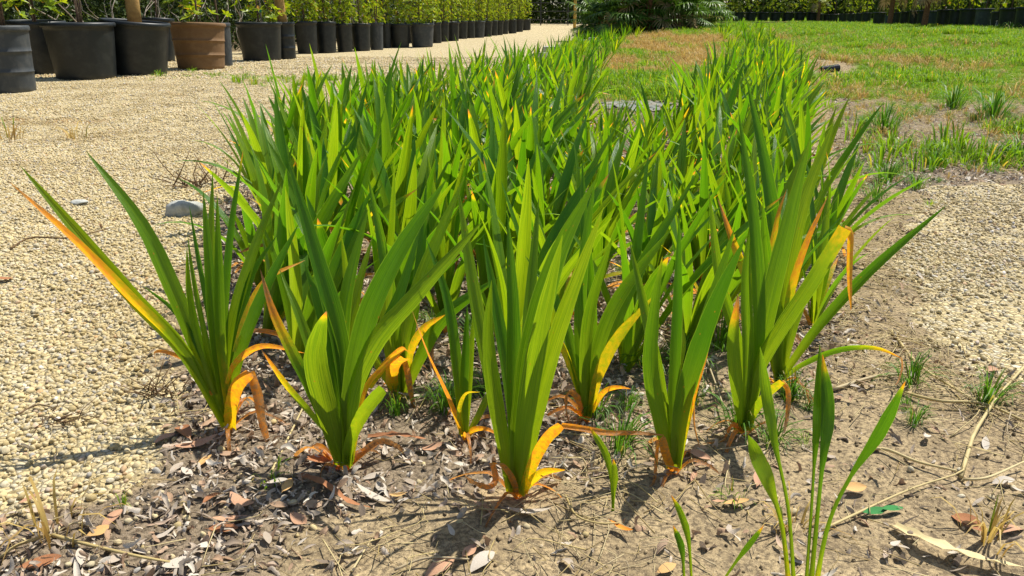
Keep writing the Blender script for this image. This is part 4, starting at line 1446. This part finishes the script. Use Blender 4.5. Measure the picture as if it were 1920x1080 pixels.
# stakes and the second trunk stand in the soil of their pots
p = at_ground(478, 114)
mb = MB()
tube(mb, [p + Vector((.1, .25, .45)), p + Vector((.1, .26, 1.7))], .014, .012, 3, 6)
st = mb.build('garden_stake', M['twig'])
tag(st, 'thin pale stake with green tape in the black pot right of the brown pot', 'stake')
mb = MB()
lathe(mb, [(.017, -.025), (.021, -.02), (.021, .02), (.017, .025)], 10)
tp_ = mb.build('tie_tape', M['tape'], st)
tp_.location = p + Vector((.1, .255, .80))

# ------------------------------------------------------------------ right-hand rows of pots
RROW = [(1537, 43, 14, 24), (1553, 43, 16, 24), (1564, 44, 15, 24), (1581, 45, 14, 24), (1596, 45, 15, 23), (1611, 46, 14, 23), (1625, 47, 16, 22), (1650, 49, 21, 22),
        (1666, 49, 12, 27), (1679, 50, 18, 22), (1697, 52, 17, 21), (1713, 54, 16, 21), (1730, 55, 17, 21), (1748, 55, 22, 21), (1771, 57, 24, 20), (1793, 58, 22, 20), (1818, 59, 30, 19),
        (1848, 60, 30, 18), (1871, 61, 22, 24), (1896, 63, 34, 18), (1928, 66, 36, 17)]
for i, (cx, bt, w, tp) in enumerate(RROW):
    d = .6 * 1536 / (RROW[i][1] - 21 + .0) if False else .60 * 1536 / max(bt - tp, 18)
    d = float(np.interp(cx, [1530, 1700, 1930], [44, 28, 19.5]))
    x = (cx - 960) / FPX * (d * CP + .4 * SP) * 1.0
    z = gz(x, d)
    dia = w * d / FPX * 1.05
    k = 'pot_teal' if i in (8, 13) else ('pot_grey' if i in (17,) else 'pot')
    lab = 'black nursery pot standing along the lawn, number from the palm end not told apart'
    lab = ['pale blue pot', 'black nursery pot'][k == 'pot'] + ' in the row behind the lawn, %s from its far end' % (ORD[i] if i < 20 else 'last')
    potted((x, d + dia * .4, z - .03), dia, (bt - tp) * d / 1500, lab, 'potted plants in the row behind the lawn', matk=k, crown=('dark', 'sparse', None, 'dark', 'sparse')[i % 5], stem='single' if i % 2 else 'thin', name='potted_plant')
for i in range(9):
    cx = 1338 + i * 23
    d = 40 + i * .3
    x = (cx - 960) / FPX * d * CP
    potted((x, d, gz(x, d) - .02), .56, .62, 'black pot with a spindly plant behind the timber edging, %s from the palm clump' % ORD[i], 'potted plants behind the timber edging',
           crown='sparse' if i % 2 else 'dark', stem='thin', name='potted_plant')
mb = MB()
xa, xb = (1318 - 960) / FPX * 36 * CP, (1532 - 960) / FPX * 38.5 * CP
tim = empty('timber_edging', (xa, 36, gz(xa, 36)), 'low weathered timber edging in front of the far pots', 'edging')
for j in range(4):
    f0, f1 = j / 4 + .003, (j + 1) / 4 - .003
    a = Vector((xa + (xb - xa) * f0, 36 + 2.5 * f0, 0)); c = Vector((xa + (xb - xa) * f1, 36 + 2.5 * f1, 0))
    mid = (a + c) / 2
    mb = MB()
    box(mb, (mid.x - xa, mid.y - 36, .07 + gz(mid.x, mid.y) - gz(xa, 36)), ((c - a).length, .12, .20), math.atan2(c.y - a.y, c.x - a.x), .006)
    mb.build('beam', M['timber'], tim, False)


# ------------------------------------------------------------------ palms
def frond_mesh(name, seed, mat, nl=26, L=.62, pet=.7, arch=45):
    r = random.Random(seed)
    mb = MB()
    P = [Vector((0, 0, 0))]
    for i in range(6):
        th = R(25 + arch * (i / 6))
        P.append(P[-1] + Vector((math.sin(th), 0, math.cos(th))) * pet / 6)
    tube(mb, P, .013, .008, 6, 4)
    c = P[-1]
    T = (P[-1] - P[-2]).normalized()
    S = Vector((0, 1, 0))
    Nn = T.cross(S).normalized()
    if Nn.z < 0: Nn = -Nn
    for i in range(nl):
        a = R(-130 + 260 * (i + .5) / nl) + r.gauss(0, .03)
        d = T * math.cos(a) + S * math.sin(a)
        l = L * (1 - .25 * abs(a) / 2.3) * r.uniform(.88, 1.08)
        dr = r.uniform(.1, .32)
        pts = [c + d * .03, c + d * l * .4 + Nn * l * .05, c + d * l * .75, c + d * l * .98 - Vector((0, 0, l * dr))]
        blade(mb, pts, .036, Nn, .35, 0, n=4, na=2, prof=[(0, .35), (.35, 1), (.7, .7), (1, .05)])
    return mb.mesh(name, [mat])


FR = [frond_mesh('frond_%d' % i, 500 + i, M['palm'], 26, .6, random.uniform(.5, .95), random.uniform(20, 75)) for i in range(6)]
FRD = [frond_mesh('dry_frond_%d' % i, 520 + i, M['palm_dry'], 22, .55, .6, random.uniform(110, 140)) for i in range(3)]
FRY = [frond_mesh('yellow_frond_%d' % i, 530 + i, M['palm_yellow'], 24, .55, .6, random.uniform(30, 80)) for i in range(2)]


def palm(loc, trunk_h, n, sc, label, group=None, dry=.15, yellow=.0, hmin=.05):
    root = empty('fan_palm', loc, label, 'palm', group)
    mb = MB()
    tube(mb, [(0, 0, -.05), (.02, .01, trunk_h * .5), (0, .03, trunk_h + .1)], .13 * sc, .10 * sc, 8, 9)
    mb.build('trunk', M['bark_red'], root)
    for k in range(n):
        r = random.random()
        src = FRD if r < dry else (FRY if r < dry + yellow else FR)
        o = link_obj('dry_frond' if src is FRD else 'frond', random.choice(src), root)
        t = random.random()
        o.location = (0, 0, hmin + (trunk_h - hmin) * t)
        o.rotation_euler = (0, R(random.uniform(-20, 35) + 30 * (1 - t)), k * 2.4 + random.gauss(0, .3))
        s = sc * random.uniform(.8, 1.15)
        o.scale = (s, s, s)
    return root


PALMS = [(1128, 24.4, .55, 1.0), (1168, 23.6, 1.0, 1.05), (1218, 23.3, .85, 1.15), (1268, 23.8, .75, 1.05), (1195, 25.4, 1.5, 1.15), (1300, 24.8, .8, 1.0), (1245, 25.2, 1.4, 1.1), (1145, 25.4, 1.2, 1.1)]
plab = ['fan palm at the left end of the palm clump, drooping dry fronds', 'fan palm with a bare reddish trunk in the left of the clump', 'fan palm with wide glossy fronds in front of the clump',
        'fan palm at the right front of the clump', 'tall fan palm in the back of the clump', 'fan palm at the right end of the clump behind the others', 'tall fan palm in the back of the clump, right of the tallest', 'fan palm in the back of the clump, left of the tallest']
for (px, d, th, sc), lb in zip(PALMS, plab):
    x = (px - 960) / FPX * d * CP
    palm((x, d, gz(x, d)), th, 46, sc, lb, 'fan palms of the clump', .13, .14 if px > 1250 else .0, 0.02)
for px, d, sc, lb, dr in ((1545, 41, .8, 'small yellowish palm at the far end of the lawn pots', .1), (1690, 27.2, .85, 'palm with dry hanging fronds over the lawn pots', .5), (1760, 24.5, .9, 'dry brown palm leaning over the lawn pots', .7)):
    x = (px - 960) / FPX * d * CP
    palm((x, d + .8, gz(x, d)), 1.25, 14, sc * .8, lb, 'small palms among the lawn pots', dr * .6, .35, 1.0)


# ------------------------------------------------------------------ background growth
def clump_mesh(name, seed, mat, n=26, rad=.35, LL=.10, WW=.05):
    r = random.Random(seed)
    mb = MB()
    for _ in range(n):
        c = Vector((r.gauss(0, rad * .5), r.gauss(0, rad * .5), r.gauss(0, rad * .5)))
        d = Vector((r.gauss(0, 1), r.gauss(0, 1), r.gauss(-.1, .8))).normalized()
        leaf_card(mb, c, d, Vector((r.gauss(0, .4), r.gauss(0, .4), 1)).normalized(), LL * r.uniform(.6, 1.2), WW * r.uniform(.7, 1.2))
    return mb.mesh(name, [mat], False)


CL = [clump_mesh('thicket_clump_%d' % i, 600 + i, M['thicket']) for i in range(5)]
CT = [clump_mesh('tree_clump_%d' % i, 610 + i, M['tree'], 34, .5, .16, .08) for i in range(5)]
# thicket behind the left pots
n = 5200
y = 4 + 56 * rng.random(n) ** 1.5
s = -9.0 - 2.6 * rng.random(n)
x = s + .17 * y
z = 3.4 * rng.random(n) ** 1.1
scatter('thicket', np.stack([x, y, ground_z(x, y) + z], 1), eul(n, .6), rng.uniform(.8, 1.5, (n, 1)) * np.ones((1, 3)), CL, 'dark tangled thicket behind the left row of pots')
# bare pale vines in front of the thicket
for i in range(26):
    y = 6 + 22 * random.random() ** 1.4
    x = -8.85 + .17 * y + random.uniform(-.3, .25)
    b = Vector((x, y, gz(x, y)))
    mb = MB()
    for k in range(5):
        p = Vector((random.gauss(0, .15), random.gauss(0, .25), 0))
        pts = [p]
        for j in range(5):
            pts.append(pts[-1] + Vector((random.gauss(0, .10), random.gauss(0, .28), random.uniform(.12, .42))))
        tube(mb, pts, random.uniform(.008, .016), .004, 12, 4)
    o = mb.build('bare_vine', M['twig'])
    o.location = b
    tag(o, 'bare pale vine stems tangled before the dark thicket', 'vine', 'bare vines before the thicket')


def tree(loc, H, cr, label, group, ncl=90):
    root = empty('tree', loc, label, 'tree', group)
    mb = MB()
    tube(mb, [(0, 0, -.1), (random.gauss(0, .1), 0, H * .3), (random.gauss(0, .2), random.gauss(0, .2), H * .7)], .16, .07, 8, 8)
    for k in range(5):
        a = random.uniform(0, 6.28)
        h = H * random.uniform(.25, .6)
        tube(mb, [(0, 0, h), (math.cos(a) * cr * .4, math.sin(a) * cr * .4, h + .5), (math.cos(a) * cr * .8, math.sin(a) * cr * .8, h + .9)], .06, .02, 5, 5)
    mb.build('trunk', M['bark_dark'], root)
    o = link_obj('crown', random.choice(TREE_CROWNS), root)
    o.scale = (cr, cr, H)
    o.rotation_euler = (0, 0, random.uniform(0, 6.28))


def tree_crown(i):
    r = random.Random(700 + i)
    mb = MB()
    for _ in range(1900):
        z = .08 + .92 * r.random()
        a = r.uniform(0, 6.28)
        env = (.75 + .4 * math.sin(math.pi * z)) * (.65 + .6 * float(vnoise(np.array([a * 1.6 + i * 9]), np.array([z * 5]), i)[0]))
        q = env * r.random() ** .4
        c = Vector((math.cos(a) * q, math.sin(a) * q, z))
        d = Vector((r.gauss(0, 1), r.gauss(0, 1), r.gauss(-.1, .7))).normalized()
        leaf_card(mb, c, d, Vector((r.gauss(0, .5), r.gauss(0, .5), 1)).normalized(), r.uniform(.08, .16), r.uniform(.05, .09))
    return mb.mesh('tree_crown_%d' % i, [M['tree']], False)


TREE_CROWNS = [tree_crown(i) for i in range(4)]
for i in range(12):
    y = 16 + i * 3.2
    x = 12.5 + .23 * (y - 10) + random.uniform(-.4, .6) + 2.0
    tree((x, y, gz(x, y)), random.uniform(4.0, 5.5), random.uniform(1.4, 2.0), 'dark tree behind the pots along the lawn, %s from the right end' % ORD[i], 'trees behind the lawn pots')
# far-off wood
n = 15000
x = rng.uniform(-75, 75, n); y = rng.uniform(57, 74, n); z = 9 * rng.random(n) ** 1.2
k = rng.random(n) < .35
x[k] = -13.5 - 4 * rng.random(k.sum()) + .17 * y[k]
y[k] = rng.uniform(0, 60, k.sum())
x[k] = -13.5 - 4 * rng.random(k.sum()) + .17 * y[k]
z[k] *= .65
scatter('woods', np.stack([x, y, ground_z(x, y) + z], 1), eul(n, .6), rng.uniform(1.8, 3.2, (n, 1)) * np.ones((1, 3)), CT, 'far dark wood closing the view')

# fence and yellow post beyond the path
xa = (985 - 960) / FPX * 52; xb = (1100 - 960) / FPX * 52
fen = empty('metal_fence', (xa, 52, gz(xa, 52)), 'dark metal fence at the far end of the gravel path', 'fence')
for j in range(8):
    x = -6 + (xb - xa + 8) * j / 7
    mb = MB(); box(mb, (x, 0, .8), (.07, .07, 1.6)); mb.build('post', M['fence'], fen, False)
for z in (.35, .85, 1.35):
    mb = MB(); box(mb, (-6 + (xb - xa + 8) / 2, -.055, z), (xb - xa + 8, .03, .05)); mb.build('rail', M['fence'], fen, False)
x = (1076 - 960) / FPX * 44
mb = MB(); tube(mb, [(0, 0, -.05), (.01, 0, .8), (0, 0, 1.9)], .085, .075, 5, 10)
o = mb.build('wooden_post', M['yellow_post']); o.location = (x, 46, gz(x, 46))
tag(o, 'yellowish round wooden post at the far end of the path', 'post')

# ------------------------------------------------------------------ stones, blocks, pipe, fabric
def stone(px, py, w, hgt, mat, label, seed, cat='stone', group=None, rz=None, flat=.7, name='stone'):
    p = at_ground(px, py)
    s = w * depth(p) / FPX
    o = link_obj(name, rock_mesh(name, seed, mat, 3, flat, .35))
    h = hgt * depth(p) / FPX
    o.scale = (s, s * .8, max(h * 1.4, .01) / flat)
    o.location = (p.x, p.y + s * .3, p.z + h * .22)
    o.rotation_euler = (0, 0, rz if rz is not None else random.uniform(-.4, .4))
    return tag(o, label, cat, group)


stone(338, 408, 72, 36, M['rock_grey'], 'pale grey rock with a flat top beside the left gravel edge', 1, flat=.6)
stone(142, 385, 44, 10, M['rock_grey'], 'flat pale stone sunk in the gravel left of the grey rock', 2)
stone(572, 308, 88, 58, M['rock_rust'], 'rusty orange rock at the bed edge behind leaves', 3)
stone(530, 292, 52, 36, M['rock_rust'], 'brown rock touching the rusty orange rock', 4)
stone(685, 252, 56, 36, M['rock_grey'], 'tan rock at the bed edge, first beyond the rusty rock', 5)
stone(740, 238, 40, 30, M['rock_grey'], 'small pale rock behind leaves at the left bed edge', 6)
stone(830, 190, 36, 24, M['concrete'], 'pale rock between the tan rock and the grey block', 16)
for (px, py, w, h, lb) in ((965, 150, 56, 30, 'grey concrete block on the left bed edge among leaf tips'), (1012, 112, 26, 14, 'light block at the far left bed edge, before the pavers'), (1032, 104, 26, 18, 'white block at the far left bed edge, before the pavers'),
                           (1092, 84, 18, 10, 'nearest of three far pavers edging the bed'), (1112, 79, 18, 9, 'middle one of three far pavers edging the bed'), (1130, 73, 16, 8, 'farthest of three far pavers edging the bed')):
    p = at_ground(px, py)
    s = depth(p) / FPX
    mb = MB()
    box(mb, (0, 0, h * s * .4), (w * s, w * s * .6, h * s), random.uniform(-.3, .3), .006)
    o = mb.build('edging_block', M['concrete'], None, False)
    o.location = p
    bv = o.modifiers.new('bevel', 'BEVEL'); bv.width = .006; bv.segments = 2
    tag(o, lb, 'block', 'blocks edging the left side of the bed')

p = at_ground(1556, 141)
mb = MB()
prof = []
for i in range(22):
    z = i * .011
    prof += [(.038, z), (.046, z + .003), (.046, z + .007), (.038, z + .010)]
prof = prof + [(.034, prof[-1][1]), (.034, 0), (.038, 0)]
lathe(mb, prof, 20)
o = mb.build('drain_pipe', M['pipe'])
o.location = p + Vector((-.10, .05, .055))
o.rotation_euler = (0, R(84), R(12))
tag(o, 'short black corrugated drain pipe lying at the lawn edge', 'pipe')

p = at_ground(1195, 200)
mb = MB()
V, F = [], []
nx_, ny_ = 22, 16
for j in range(ny_ + 1):
    for i in range(nx_ + 1):
        x = p.x - .22 + .44 * i / nx_ + .1 * math.sin(j * .9); y = p.y - .35 + .6 * j / ny_ + .08 * math.sin(i * .7)
        V.append((x - p.x, y - p.y, gz(x, y) - p.z + .012 + .010 * math.sin(i * 1.7 + j) + .014 * random.random()))
for j in range(ny_):
    for i in range(nx_):
        a = j * (nx_ + 1) + i
        F.append((a, a + 1, a + nx_ + 2, a + nx_ + 1))
mb.add(V, F)
o = mb.build('weed_fabric', M['fabric'])
o.location = p
tag(o, 'wrinkled blue grey weed fabric lying bare in the middle of the bed', 'fabric sheet')

# ------------------------------------------------------------------ tufts one can point to
TUFT_LIST = [
    (1785, 205, 2.0, 'dark', 'large dark green grass clump at the edge of the lawn on the right'), (1860, 225, 2.1, 'dark', 'tall loose grass clump right of the large dark clump'),
    (1655, 250, 1.7, 'dark', 'round grass tuft on bare soil right of the bed edge'), (1662, 345, 1.1, 'dark', 'grass tuft nearest the bed on the dark soil patch'),
    (1600, 320, .8, 'dark', 'grass tuft beside the right bed edge'), (1640, 380, .8, 'dark', 'small tuft touching the right gravel patch'), (1716, 355, .7, 'dark', 'narrow tuft right of the pair on the dark soil'),
    (1752, 315, .8, 'dark', 'upright thin tuft on straw covered soil'), (1832, 325, .7, 'dry', 'half dry yellow tuft on the dark soil at right'), (1908, 305, 1.4, 'dark', 'green tuft cut by the right edge of the picture'),
    (1372, 935, .42, 'lush', 'bright green grass tuft on sand before the right front plant'), (1385, 800, .55, 'dark', 'grass tuft behind the dry leaf of the right front plant'), (1450, 830, .5, 'dark', 'grass tuft at the foot of the right front plant'),
    (1510, 830, .3, 'lush', 'tiny green weed on bare sand behind the stalked weed'), (1280, 690, .7, 'dark', 'fine grass tuft between the front plants right of centre'), (1215, 690, .6, 'dark', 'fine grass tuft beside the bright yellow leaf'),
    (1745, 385, .5, 'lush', 'small pale tuft rooted in the right gravel'), (1480, 995, .6, 'dry', 'brown dry tuft behind the stalked weed'), (1850, 1010, .75, 'dry', 'rust brown dry weed at the bottom right'),
    (95, 1010, .9, 'dry', 'straw coloured dry grass crown at the bottom left corner'), (20, 262, 1.8, 'dry', 'yellowish dry tuft on the path at the left edge'), (140, 262, 1.6, 'dry', 'flat brown weed patch on the path at left'),
    (300, 145, 1.2, 'lush', 'grass tuft growing before the brown pot'), (440, 155, 1.2, 'lush', 'low weeds on the path under the dark pots'), (505, 155, 1.1, 'lush', 'sparse weeds on the path right of the low weeds'), (570, 150, 1.0, 'dry', 'dry weeds on the path behind the left leaf tips'),
    (505, 900, .5, 'lush', 'small green seedling left of the second front plant'), (230, 955, .3, 'lush', 'single green sprout in the gravel at the bottom left'), (1895, 62, 2.2, 'dark', 'dark weeds with white flowers before the lawn pots'),
]
TM = {'dark': TUFTS_DARK, 'dry': TUFTS_DRY, 'lush': TUFTS}
for px, py, sc, kd, lb in TUFT_LIST:
    p = at_ground(px, py)
    o = link_obj('grass_tuft', random.choice(TM[kd]))
    o.location = p - Vector((0, 0, .003))
    o.rotation_euler = (0, 0, random.uniform(0, 6.28))
    f = sc * (1.35 if kd == 'lush' and sc > .9 else 1)
    o.scale = (f * 1.1, f * 1.1, f * random.uniform(.75, .95))
    tag(o, lb, 'grass tuft')

# ------------------------------------------------------------------ dead leaves, twigs and straws one can point to
def single_mat(name, c, c2):
    return mat_simple(name, c, c2, 45, 0.7, 0.2, 0.3, 0.002)


M['leaf_tan'] = single_mat('tan_dead_leaf', (.48, .28, .17), (.36, .20, .12))
M['leaf_pale'] = single_mat('pale_dead_leaf', (.50, .44, .36), (.38, .33, .27))
M['leaf_rust'] = single_mat('rust_dead_leaf', (.36, .16, .07), (.26, .11, .05))
M['leaf_orange'] = single_mat('orange_dead_leaf', (.72, .27, .03), (.60, .20, .03))
M['leaf_gold'] = single_mat('gold_dead_leaf', (.58, .36, .14), (.48, .28, .11))
M['leaf_fresh'] = single_mat('fresh_leaf', (.03, .20, .045), (.025, .15, .035))
DEADL = [
    (212, 982, 46, 'tan', 70, 'broad tan oval leaf lying on gravel at the bottom left'), (190, 1005, 40, 'gold', 30, 'gold brown leaf under the broad tan leaf'), (60, 945, 34, 'tan', 40, 'curled tan leaf at the bottom left gravel border'),
    (10, 527, 26, 'rust', 10, 'brown leaf on the open gravel at the left edge'), (432, 985, 54, 'tan', 20, 'tan leaf of the heap left of the second front plant'), (420, 1000, 48, 'rust', 5, 'dark rust leaf at the bottom of the leaf heap'),
    (455, 950, 60, 'tan', -35, 'long tan leaf on top of the leaf heap'), (400, 940, 40, 'rust', 60, 'reddish leaf at the left of the leaf heap'), (562, 985, 44, 'tan', -40, 'lone tan leaf on sand before the second front plant'),
    (540, 918, 34, 'gold', 80, 'round golden leaf left of the second front plant'), (522, 912, 36, 'pale', 10, 'pale leaf beside the round golden leaf'), (810, 848, 44, 'tan', 5, 'tan leaf on litter behind the second front plant'),
    (748, 938, 30, 'gold', -5, 'golden leaf on grey litter right of the second front plant'), (715, 922, 34, 'pale', -60, 'pale leaf fragment on grey litter left of the golden leaf'), (700, 938, 70, 'pale', -30, 'long bleached leaf right of the second front plant'),
    (992, 968, 78, 'pale', -15, 'long pale curled leaf lying below the front centre plant'), (1165, 1000, 46, 'orange', -45, 'bright orange leaf alone on dark sand'), (1310, 862, 40, 'tan', -20, 'pinkish leaf right of the front right plant'),
    (1380, 952, 44, 'gold', 10, 'golden leaf below the bright green tuft'), (1345, 950, 24, 'tan', 0, 'small tan leaf left of the golden one below the tuft'), (1420, 905, 40, 'tan', 70, 'tan leaf behind the stalked weed'),
    (1300, 902, 26, 'tan', 60, 'pink brown leaf at the foot of the front right plant'), (370, 840, 70, 'tan', 20, 'long reddish leaf at the foot of the left front plant'), (345, 815, 60, 'rust', -50, 'folded rust leaf left of the left front plant'),
    (385, 872, 34, 'gold', 70, 'round tan leaf below the left front plant'), (310, 830, 40, 'tan', 40, 'tan leaf on the gravel border left of the left front plant'), (880, 1045, 40, 'tan', 60, 'tan leaf in the shadow below the front centre plant'),
    (905, 1060, 60, 'pale', 50, 'pale leaf in the shadow below the front centre plant'), (340, 1065, 56, 'pale', 30, 'greyish leaf at the bottom edge left of centre'), (825, 1070, 60, 'tan', 40, 'tan leaf cut by the bottom edge near the centre'),
    (1640, 968, 44, 'fresh', 8, 'fresh dark green leaf lying flat on the sand'), (1672, 963, 40, 'fresh', 12, 'second fresh green leaf end to end with the first'), (1810, 985, 60, 'rust', -70, 'reddish curled leaf in the rust brown weed'),
    (1880, 910, 40, 'pale', 8, 'white papery leaf on dark soil at the right'), (1895, 1000, 70, 'tan', 20, 'tan leaf cut by the right edge at the bottom'), (1600, 925, 46, 'gold', 15, 'tan leaf on sand right of the stalked weed'),
    (1060, 1030, 22, 'pale', 0, 'small pale leaf on dark sand below centre'), (80, 1065, 64, 'rust', 15, 'long brown pod like leaf at the bottom left corner'), (1530, 560, 40, 'tan', 30, 'tan leaf on litter by the right bed edge'),
    (1860, 700, 30, 'tan', 20, 'tan leaf on the far side of the right gravel'), (1250, 1075, 40, 'gold', 30, 'gold leaf cut by the bottom edge right of centre'), (600, 870, 50, 'rust', 10, 'rust leaf left of the second front plant base'),
]
for i, (px, py, w, kd, az, lb) in enumerate(DEADL):
    p = at_ground(px, py)
    s = w * depth(p) / FPX * 1.12
    o = link_obj('fallen_leaf', dead_leaf_mesh('fallen_leaf', 900 + i, M['leaf_' + kd], 1.0, random.uniform(.40, .52) if kd != 'orange' and w < 65 else .24))
    o.scale = (s, s, s * (.6 if kd != 'fresh' else .15))
    o.location = p + Vector((0, 0, .010))
    o.rotation_euler = (R(random.uniform(-12, 22)), R(random.uniform(-12, 12)), R(az))
    tag(o, lb, 'dead leaf' if kd != 'fresh' else 'leaf')

STEMS = [
    ([(1540, 1000), (1700, 930), (1795, 900), (1805, 880)], 6, 'straw', 'straw stalk bending towards the forked stem at the right'), ([(1800, 900), (1822, 830), (1830, 815), (1868, 755), (1918, 695)], 9, 'straw', 'thick forked straw stem standing out at the right'),
    ([(1625, 848), (1660, 850), (1720, 875), (1790, 900)], 7, 'straw', 'crooked straw stalk on bare sand at the right'), ([(1805, 905), (1850, 905), (1918, 880)], 6, 'straw', 'straw stalk running off to the right edge'),
    ([(1675, 992), (1740, 1035), (1830, 1062), (1925, 1090)], 26, 'straw', 'broad flat dry blade at the bottom right'), ([(1672, 625), (1720, 690), (1800, 745), (1850, 775)], 6, 'straw', 'long straw lying across the right gravel edge'),
    ([(1690, 740), (1760, 765), (1840, 770), (1920, 805)], 7, 'straw', 'straw stalk across the dark soil below the gravel'), ([(1560, 735), (1640, 712), (1700, 708)], 8, 'straw', 'pale short stalk under the low arching leaf'),
    ([(100, 1010), (180, 1035), (260, 1060), (320, 1062)], 8, 'straw', 'long straw from the dry crown at the bottom left'), ([(95, 1010), (40, 1040), (0, 1055)], 8, 'straw', 'straw reaching the left edge from the dry crown'), ([(100, 1010), (140, 990), (180, 1000)], 5, 'straw', 'short straw arching right from the dry crown'),
    ([(560, 895), (610, 925), (655, 950), (695, 960)], 14, 'rust', 'long brown dry blade on the ground before the second front plant'), ([(1060, 935), (1080, 985), (1120, 1000), (1160, 992)], 5, 'straw', 'thin curved straw on dark sand below centre'),
    ([(660, 1078), (690, 1030), (700, 1020)], 5, 'straw', 'short straw at the bottom edge under the second front plant'), ([(740, 1075), (800, 1062), (880, 1066)], 6, 'straw', 'straw in the shadow at the bottom edge'),
    ([(20, 470), (60, 455), (130, 450), (205, 432)], 4, 'dark', 'thin grey twig lying on the open gravel'), ([(30, 785), (70, 770), (100, 775)], 4, 'dark', 'dark twig on gravel left of the left front plant'), ([(1310, 640), (1350, 760), (1370, 830)], 4, 'straw', 'slanting straw between the right front plants'),
    ([(505, 900), (545, 820), (575, 765)], 6, 'straw', 'upright dry stalk left of the second front plant'), ([(690, 825), (745, 832), (800, 838)], 14, 'rust', 'brown dry blade on litter behind the second front plant'),
]
M['stem_rust'] = M['leaf_rust']
for pts, w, kd, lb in STEMS:
    P = [at_ground(min(px, 1915) if False else px, min(py, 1079)) for px, py in pts]
    if len({round(q.y, 3) for q in P}) == 1: P[0].y += .01
    b = P[0].copy()
    D = depth(b)
    mb = MB()
    lift = [.006] + [.006 + .012 * random.random() for _ in P[1:]]
    Q = [q - b + Vector((0, 0, l)) for q, l in zip(P, lift)]
    if w > 12:
        blade(mb, Q, w * D / FPX, (0, -.3, 1), .4, .5, n=12, prof=[(0, .7), (.4, 1), (.8, .7), (1, .15)], wav=.3)
    else:
        tube(mb, Q, w * D / FPX * .5, w * D / FPX * .3, 12, 5)
    o = mb.build('dry_stalk' if kd != 'dark' else 'twig', {'straw': M['straw'], 'rust': M['leaf_rust'], 'dark': M['twig_dark']}[kd])
    o.location = b
    tag(o, lb, 'twig' if kd == 'dark' else 'straw')

# dark dry debris on the gravel
for px, py, sc, lb in ((120, 790, 1.0, 'dark brown clump of dry rootlets lying on the gravel'), (300, 745, 1.1, 'dead spiky seedling at the gravel border of the bed'), (370, 350, 1.0, 'dark dead weed beside the grey rock')):
    p = at_ground(px, py)
    mb = MB()
    for k in range(26):
        a = random.uniform(0, 6.28)
        q = Vector((random.gauss(0, .02), random.gauss(0, .012), random.uniform(0, .01)))
        d = Vector((math.cos(a), math.sin(a), random.uniform(.1, 1.2) if 'seedling' in lb or 'weed' in lb else random.uniform(0, .3)))
        tube(mb, [q, q + d * .015 + Vector((random.gauss(0, .004), random.gauss(0, .004), 0)), q + d * .032 * random.uniform(.6, 1.5)], .0013, .0006, 3, 3)
    o = mb.build('dead_weed', M['twig_dark'])
    o.location = p
    o.scale = (sc * p.y / 1.2,) * 3
    tag(o, lb, 'dead weed')
# white flowers before the lawn pots
p = at_ground(1885, 60)
for k in range(3):
    mb = MB()
    for q in range(6):
        c = Vector((random.gauss(0, .08), random.gauss(0, .05), .22 + random.uniform(-.04, .08)))
        for m_ in range(5):
            a = m_ / 5 * 6.283
            d = Vector((math.cos(a), math.sin(a), .3)).normalized()
            leaf_card(mb, c, d, Vector((0, 0, 1)), .028, .018)
        tube(mb, [Vector((c.x * .4, c.y * .4, 0)), c], .003, .002, 3, 3)
    o = mb.build('white_flower', M['white_petal'])
    o.location = (p.x + (k - 1) * .32, p.y - .1 * k, gz(p.x + (k - 1) * .32, p.y - .1 * k))
    tag(o, ['leftmost', 'middle', 'rightmost'][k] + ' cluster of small white flowers at the foot of the lawn pots', 'flowers', 'white flowers before the lawn pots')
